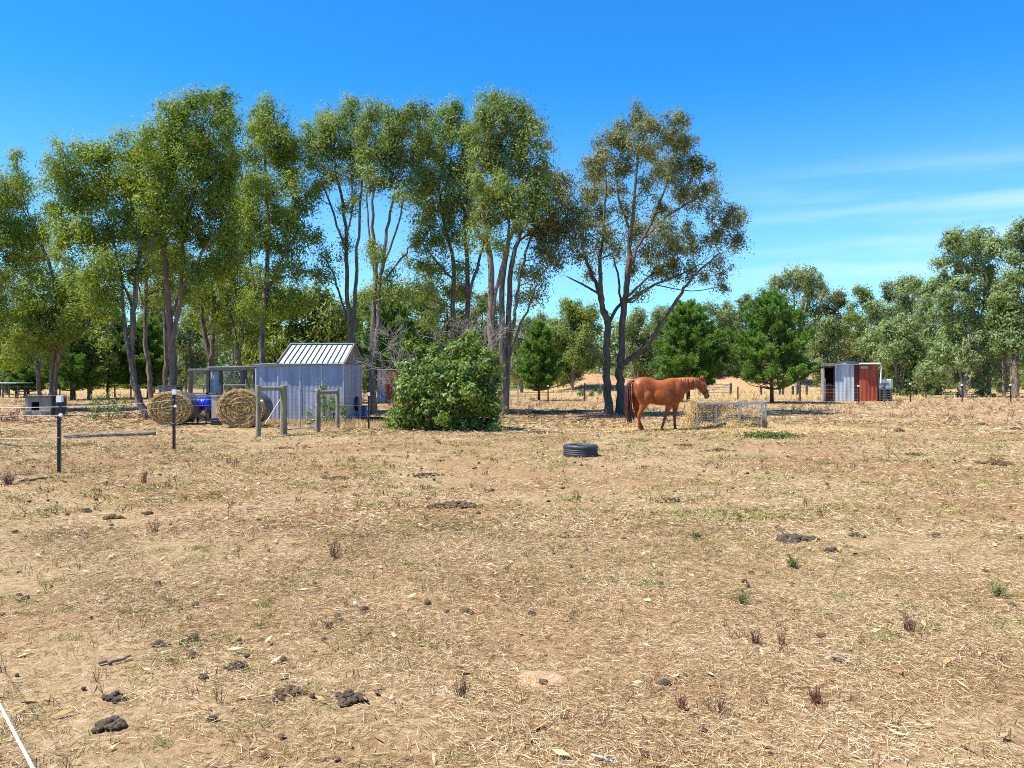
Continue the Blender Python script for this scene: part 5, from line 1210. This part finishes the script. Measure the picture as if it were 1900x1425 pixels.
# ================================================================== GROUND COVER
def patch_noise(x, y, s, ph):
    return (np.sin(x * s + ph) * np.cos(y * s * 1.13 - ph * 2) + .6 * np.sin(x * s * 2.3 + y * s * 1.7 + ph * 3) + .45 * np.sin(x * s * 4.1 - y * s * 5.3 + ph)) / 1.6
def litter_mat(name, cols, clump, amt=.5, rough=.85, trans=0.0):
    t = NT(name); v = t.coords(); nz = t.noise(v, clump, 4, .6); g = t.node('ShaderNodeNewGeometry')
    f = t.math('ADD', t.math('MULTIPLY', g.outputs['Random Per Island'], 1 - amt * .6), t.math('MULTIPLY', t.math('SUBTRACT', nz, .38), amt * 1.4)); k = len(cols)
    t.base(t.ramp(f, [(i / (k - 1), c) for i, c in enumerate(cols)])); t.b.inputs['Roughness'].default_value = rough; t.b.inputs['Specular IOR Level'].default_value = .2
    return t.m
M['straw'] = litter_mat('dry_grass_blades', [(.11,.065,.03),(.26,.16,.07),(.42,.28,.13),(.56,.41,.23),(.68,.545,.36),(.80,.70,.54)], .9)
M['greengrass'] = litter_mat('short_green_grass', [(.09,.12,.022),(.17,.20,.04),(.27,.28,.07),(.40,.36,.13)], 2.0)
M['leaflitter'] = litter_mat('fallen_leaves', [(.20,.11,.045),(.42,.26,.10),(.60,.44,.23),(.74,.66,.52)], 2.0)
M['dung'] = surf('horse_dung_dark', (.03,.021,.013), (.12,.082,.048), 30, .95, bump=.8, bd=.01)
M['dungbrown'] = surf('horse_dung_brown', (.055,.032,.014), (.17,.10,.04), 30, .95, bump=.8, bd=.01)
M['dungtan'] = surf('horse_dung_tan', (.14,.09,.035), (.34,.24,.11), 30, .95, bump=.8, bd=.01)
M['weedbrown'] = litter_mat('dry_weed_stems', [(.06,.035,.025),(.14,.08,.05),(.25,.15,.09)], 3)
M['weedred'] = litter_mat('reddish_weed_stems', [(.10,.03,.025),(.2,.07,.05),(.30,.15,.09)], 3)
M['weedgreen'] = litter_mat('green_weed', [(.05,.08,.02),(.10,.14,.035),(.16,.20,.06)], 3)
M['stone'] = surf('pale_stone', (.45,.42,.38), (.68,.64,.58), 10, .8)

def field_points(n, y0, y1, pw, rng):
    """points over the paddock, thinning out with distance"""
    u = rng.uniform(0, 1, n)
    y = (y0 ** pw + u * (y1 ** pw - y0 ** pw)) ** (1 / pw)
    x = rng.uniform(-1, 1, n) * (.70 * y + .8)
    return x, y
def ground_cover():
    rng = np.random.default_rng(99)
    # matted dry blades
    out = []
    for n, y0, y1, pw, L, W, lift in ((380000, 2.4, 9, 1.3, .05, .0027, .008), (200000, 8, 24, 1.25, .075, .006, .012), (80000, 22, 60, 1.2, .14, .019, .03)):
        x, y = field_points(n, y0, y1, pw, rng)
        d = patch_noise(x, y, .31, 1.3) * .5 + patch_noise(x, y, 1.9, .4) * .5
        k = rng.random(n) < np.clip(.60 + d * 1.15, .05, 1); x, y = x[k], y[k]; m = len(x)
        a = rng.uniform(0, 2 * PI, m); el = np.abs(rng.normal(0, .28, m)); D = np.stack([np.cos(a), np.sin(a), np.sin(el) * .8], 1)
        P = np.stack([x, y, np.abs(rng.normal(0, lift, m)) + .004 + np.sin(el) * L * .35], 1)
        out.append(strands(P, D, L, W, rng))
    tag(poly_np('dry_grass', np.concatenate(out), 4, M['straw']), 'matted dry grass and straw covering the paddock', 'grass', kind='stuff')
    # short green regrowth in loose patches
    out = []
    for n, y0, y1, pw, L, W, sp in ((1100, 2.6, 10, 1.5, .035, .003, .05), (1700, 9, 30, 1.5, .05, .009, .12)):
        x, y = field_points(n, y0, y1, pw, rng); d = patch_noise(x, y, .55, 4.1); k = d > -.25; x, y = x[k], y[k]
        for cx, cy in zip(x, y):
            m = int(rng.uniform(12, 70)); s = sp * rng.uniform(.4, 1.6)
            P = np.stack([cx + rng.normal(0, s * 1.3, m), cy + rng.normal(0, s, m), np.full(m, .012)], 1)
            D = np.stack([rng.normal(0, .8, m), rng.normal(0, .8, m), rng.uniform(.3, 1.0, m)], 1); out.append(strands(P + np.array([0, 0, L * .25]), D, L, W, rng))
    tag(poly_np('green_grass', np.concatenate(out), 4, M['greengrass']), 'small patches of short green regrowth among the dry grass', 'grass', kind='stuff')
    # upright dry stubble, small weeds
    out = []
    for n, y0, y1, L, W in ((500, 3, 10, .07, .0035), (800, 9, 30, .10, .008), (700, 28, 60, .25, .02)):
        x, y = field_points(n, y0, y1, 1.5, rng)
        for cx, cy in zip(x, y):
            m = int(rng.uniform(4, 14)); l = L * rng.uniform(.5, 1.3)
            P = np.stack([cx + rng.normal(0, L * .35, m), cy + rng.normal(0, L * .3, m), np.full(m, l * .42)], 1)
            D = np.stack([rng.normal(0, .35, m), rng.normal(0, .35, m), np.ones(m)], 1); out.append(strands(P, D, l, W, rng))
    tag(poly_np('weed_stubble', np.concatenate(out), 4, M['weedbrown']), 'thin brown weed stubble dotted through the paddock', 'weeds', kind='stuff')
    # fallen gum leaves and bark chips
    x, y = field_points(2600, 2.6, 26, 1.35, rng); m = len(x)
    C = np.stack([x, y, rng.uniform(.012, .03, m)], 1); a = rng.uniform(0, 2 * PI, m); d = np.stack([np.cos(a), np.sin(a), rng.normal(0, .18, m)], 1); w = np.stack([-np.sin(a), np.cos(a), rng.normal(0, .35, m)], 1)
    l = rng.uniform(.02, .055, m)[:, None]; ww = l * rng.uniform(.18, .4, m)[:, None]
    tag(poly_np('leaf_litter', np.stack([C - d * l, C + w * ww, C + d * l * .9, C - w * ww], 1), 4, M['leaflitter']), 'pale fallen leaves and bark chips strewn over the ground', 'leaves', kind='stuff')
    # bark strips and twigs shed under the trees
    n = 1500; tx = rng.choice([-17.5, -15, -13.8, -11.5, -9, -6.5, -3.5, -1.0, 0.2, 5.2], n); x = tx + rng.normal(0, 2.4, n); y = rng.normal(33.5, 3.4, n)
    a = rng.uniform(0, 2 * PI, n); D = np.stack([np.cos(a), np.sin(a), rng.normal(0, .12, n)], 1)
    tag(poly_np('bark_litter', strands(np.stack([x, y, rng.uniform(.01, .05, n)], 1), D, .5, .035, rng), 4, M['weedbrown']), 'bark strips and twigs shed under the gum trees', 'litter', kind='stuff')
    # crumbs of dung
    mb = MB(); x, y = field_points(900, 3, 34, 1.5, rng)
    for cx, cy in zip(x, y): nugget(mb, Vector((cx, cy, .012)), rng.uniform(.010, .028) * (1 + cy / 40), rng)
    tag(mb.build('dung_crumbs', M['dung']), 'crumbs of dry dung dotted over the paddock', 'dung', kind='stuff')
    # tall dry grass near shed, fence lines and tree feet
    out = []
    for n, xa, xb, ya, yb, L, W in ((1500, -9.3, -5.2, 27.3, 28.0, .2, .012), (900, -6.3, -3.6, 25, 27.5, .22, .012), (2500, -45, 48, 56, 75, .38, .04), (2600, 4, 46, 76, 112, .4, .05)):
        x = rng.uniform(xa, xb, n); y = rng.uniform(ya, yb, n); m = n
        D = np.stack([rng.normal(0, .4, m), rng.normal(0, .4, m), np.ones(m)], 1); out.append(strands(np.stack([x, y, ground_h(x, y) + L * .4], 1), D, L, W, rng))
    tag(poly_np('tall_dry_grass', np.concatenate(out), 4, M['haypale']), 'longer pale dry grass along the shed and in the back paddock', 'grass', kind='stuff')
def nugget(mb, c, r, rng):
    n = 7; R = []; sx, sy, sz = rng.uniform(.8, 1.3, 3)
    for i in range(1, 5):
        t = PI * i / 5; R.append([(c.x + math.sin(t) * math.cos(2 * PI * q / n) * r * sx * rng.uniform(.8, 1.15), c.y + math.sin(t) * math.sin(2 * PI * q / n) * r * sy * rng.uniform(.8, 1.15), c.z + math.cos(t) * r * sz * .62) for q in range(n)])
    mb.loft(R)
ground_cover()

def dung(label, x, y, wpx, n, mat, size=.03, hump=.9):
    rng = np.random.default_rng(int(x * 7 + y)); p = gp(x, y); s = p.y / F; w = wpx * s / 2
    r = None; mb = MB(); size *= .6; w *= 1.0; n = int(n * 4) if n > 2 else n
    for i in range(n):
        a = rng.uniform(0, 2 * PI); q = rng.uniform(0, 1.15) ** .7 * (1 + .35 * math.sin(3 * a + x)); rr = size * rng.uniform(.65, 1.25)
        nugget(mb, Vector((p.x + math.cos(a) * q * w, p.y + math.sin(a) * q * w * .8, rr * .55 + max(0, 1 - q) * size * 1.6 * hump * rng.random())), rr, rng)
    o = mb.build('dung_pile' if n > 2 else 'dung_ball', M[mat])
    o.location = (0, 0, 0); tag(o, label, 'dung', 'horse dung lying about the paddock')
for a in [
    ('wide brown dung pile in the middle of the paddock, below the shrub', 845, 939, 74, 46, 'dungbrown', .042),
    ('tan crumbly dung pile below the tyre', 1034, 993, 60, 26, 'dungtan', .042),
    ('dark dung pile right of centre, largest on the right', 1472, 1003, 62, 26, 'dung', .048),
    ('small dark dung heap just below the largest right hand pile', 1543, 1024, 24, 8, 'dung', .035),
    ('small dark dung cluster right of the largest right hand pile', 1588, 994, 26, 4, 'dung', .028),
    ('single round dark dung ball far right of the dark pile', 1739, 996, 4, 1, 'dung', .075),
    ('dark dung heap above the centre, beneath the gate', 628, 889, 54, 18, 'dungbrown', .04),
    ('flat scatter of dung below the left half of the shrub', 785, 883, 66, 16, 'dung', .034),
    ('reddish brown dung pile near the right edge', 1848, 861, 52, 24, 'dungbrown', .055),
    ('dark dung heap above and left of the reddish brown pile at right', 1694, 845, 38, 14, 'dung', .045),
    ('brown lump of dung standing up on the sand right of the feeder', 1668, 801, 12, 5, 'dungbrown', .09),
    ('dung scattered on the bare ground right of the tyre', 1270, 827, 44, 14, 'dungbrown', .04),
    ('second dung scatter right of the tyre, below the feeder', 1335, 836, 44, 14, 'dungbrown', .04),
    ('dung heap on the bare ground right of the shrub', 1000, 803, 56, 16, 'dung', .05),
    ('loose dark dung scatter under the tyre and right of it', 1246, 930, 52, 12, 'dung', .032),
    ('flat black dung heap at the bottom left', 203, 1350, 44, 9, 'dung', .034),
    ('grey dung lump above the flat black heap at bottom left', 212, 1297, 30, 5, 'dung', .028),
    ('dark dung heap in the lower middle, left of centre', 648, 1299, 48, 9, 'dung', .034),
    ('brown broken dung left of the lower middle heap', 535, 1287, 52, 14, 'dungbrown', .026),
    ('small dung cluster above the brown broken dung at lower left', 437, 1240, 48, 12, 'dung', .022),
    ('small dark dung heap in the left paddock below the near picket', 161, 950, 16, 5, 'dung', .04),
    ('long brown dung scatter below the near picket', 210, 962, 36, 8, 'dungbrown', .036),
    ('dark dung lump right of the long brown scatter', 275, 955, 18, 4, 'dung', .036),
    ('small black dung ball alone, just left of the cluster at the foreground centre', 830, 1138, 4, 1, 'dung', .04),
    ('small black dung cluster at the centre of the foreground', 864, 1136, 18, 4, 'dung', .026),
    ('single brown dung ball in the right foreground', 1521, 1184, 4, 1, 'dungbrown', .045),
    ('wider of two small black dung clusters in the left foreground', 294, 1197, 30, 4, 'dung', .018),
    ('narrower of two small black dung clusters in the left foreground', 340, 1192, 14, 3, 'dung', .018),
    ('dung lump under the middle picket, near the pole', 525, 832, 40, 10, 'dungbrown', .035),
    ('dark dung near the right edge on the sand', 1884, 797, 22, 6, 'dung', .06),
    ('dark dung on the sand between shelter and right edge', 1824, 788, 14, 4, 'dung', .06),
]: dung(*a)

def weed(label, x, y, hpx, n, mat, leaf=False, spread=.5):
    rng = np.random.default_rng(int(x + 3 * y)); p = gp(x, y); s = p.y / F; h = hpx * s; V = []
    P = []; D = []; mb = MB()
    for i in range(n):
        a = rng.uniform(0, 2 * PI); l = h * rng.uniform(.5, 1.05); d = Vector((math.cos(a) * spread * rng.random(), math.sin(a) * spread * rng.random(), 1)).normalized()
        b = p + Vector((rng.normal(0, h * .12), rng.normal(0, h * .12), -.005)); m1 = b + d * l * .5 + Vector((rng.normal(0, .1), rng.normal(0, .1), 0)) * l * .4; t = b + d * l
        w = max(.0016, p.y * .00022); mb.tube([b, m1, t], [w * 1.3, w, w * .5], 4)
        for q in range(3):
            f = rng.uniform(.35, .95); c = b.lerp(t, f); e = c + Vector((rng.normal(0, 1), rng.normal(0, 1), rng.uniform(.2, 1.4))).normalized() * l * rng.uniform(.15, .35); mb.tube([c, e], [w * .8, w * .4], 3)
            if leaf:
                for z in range(4):
                    g = c.lerp(e, rng.random()); dd = Vector((rng.normal(0, 1), rng.normal(0, 1), rng.normal(.3, .6))).normalized() * h * .14; ww = Vector((-dd.y, dd.x, .3 * dd.z)) * .25; mb.add([g, g + dd * .5 + ww, g + dd, g + dd * .5 - ww], [(0, 1, 2, 3)])
    o = mb.build('weed', M[mat]); tag(o, label, 'weed', 'single weeds in the paddock')
for a in [
    ('dry brown weed tuft in the left middle of the paddock', 618, 1036, 40, 26, 'weedbrown'),
    ('dry stalky weed with fallen leaves round its foot, lower right', 1333, 1325, 44, 14, 'weedbrown'),
    ('reddish dry weed right of the stalky one, lower right', 1512, 1308, 40, 30, 'weedred'),
    ('spindly green weed in the right half of the paddock', 1378, 1122, 34, 12, 'weedgreen', True),
    ('tangled dry weed with bleached twigs at far right', 1688, 1175, 42, 24, 'weedbrown'),
    ('twiggy brown weed in the lower middle, right of the dark dung', 857, 1292, 40, 22, 'weedbrown'),
    ('bare branching weed left of the green spindly one', 1400, 1196, 34, 18, 'weedbrown'),
    ('pale branching weed right of the bare one', 1447, 1198, 30, 16, 'weedred'),
    ('dark weed tuft between the two steel pickets', 285, 990, 32, 18, 'weedbrown'),
    ('tall brown weed behind the near picket', 268, 898, 26, 20, 'weedbrown'),
    ('bushy dry weed at the left edge', 14, 900, 26, 50, 'weedbrown', False, .9),
    ('low grey green weed at the right side', 1850, 1108, 30, 24, 'weedgreen', True, .9),
    ('low green weed left of the dark dung pile', 1293, 1000, 18, 20, 'weedgreen', True, 1.0),
    ('grey green weed below the dark dung pile', 1470, 1055, 28, 22, 'weedgreen', True, .9),
    ('reddish weed cluster right of the rusty coloured patch', 1265, 1318, 36, 20, 'weedred'),
]: weed(*a)

def green_patch():
    rng = np.random.default_rng(8); a = gp(1430, 812); m = 1500; C = np.stack([a.x + rng.normal(0, .34, m), a.y + rng.normal(0, .32, m), rng.uniform(.0, .2, m) ** 1.2 * np.exp(-rng.random(m))], 1); C[:, 2] += .01
    o = poly_np('green_weed_mat', leaves(C, .09, .03, rng, -.3), 4, M['weedgreen']); tag(o, 'low dark green weed patch in front of the feeder', 'weed')
    rg = random.Random(2)
    def stick(label, x0, y0, x1, y1, r, mat, name='stick'):
        A, B = gp(x0, y0), gp(x1, y1); P = [A.lerp(B, t) + Vector((rg.uniform(-.02, .02), rg.uniform(-.03, .03), r + rg.uniform(0, .015))) for t in np.linspace(0, 1, 7)]
        tag(MB().tube(P, [r, r, r * .9, r, r * .8, r * .7, r * .4], 6).build(name, M[mat], smooth=True), label, name.replace('_', ' '), 'sticks on the ground')
    stick('thin dark stick lying right of the bushy weed at the left edge', 30, 897, 90, 889, .02, 'bark')
    stick('reddish curled bark strip in the left foreground', 190, 1235, 235, 1226, .012, 'bark_pink', 'bark_strip')
    stick('dark branch lying at the left edge by the far picket line', -8, 823, 40, 831, .03, 'bark')
    stick('thin twig on the bare ground in front of the horse', 1252, 812, 1272, 813, .014, 'bark')
    stick('bleached bent twig lying in the grass at the lower right', 1535, 1218, 1592, 1238, .009, 'deadwood')
    stick('short pale stick in the lower middle of the foreground', 1098, 1404, 1148, 1415, .007, 'timberpale')
    stick('short dark stick right of the tan dung pile', 1135, 1047, 1168, 1043, .01, 'bark')
    # dirt scrape
    rng = np.random.default_rng(4); c = gp(1005, 1262); mb = MB(); n = 22; R = []
    for i, (q, z) in enumerate(((.16, -.01), (.13, .012), (.09, .022), (.045, .018), (.015, .012))):
        R.append([(c.x + math.cos(2 * PI * k / n) * q * (1 + .18 * math.sin(3 * k) * .5), c.y + math.sin(2 * PI * k / n) * q * .8, z + .004 * math.sin(k * 2.1 + i)) for k in range(n)])
    mb.loft(R); tag(mb.build('ant_nest', surf('bare_orange_earth', (.34,.19,.09), (.52,.33,.18), 30, .95, bump=.8), smooth=True), 'small mound of bare orange earth in the lower middle', 'earth mound')
green_patch()
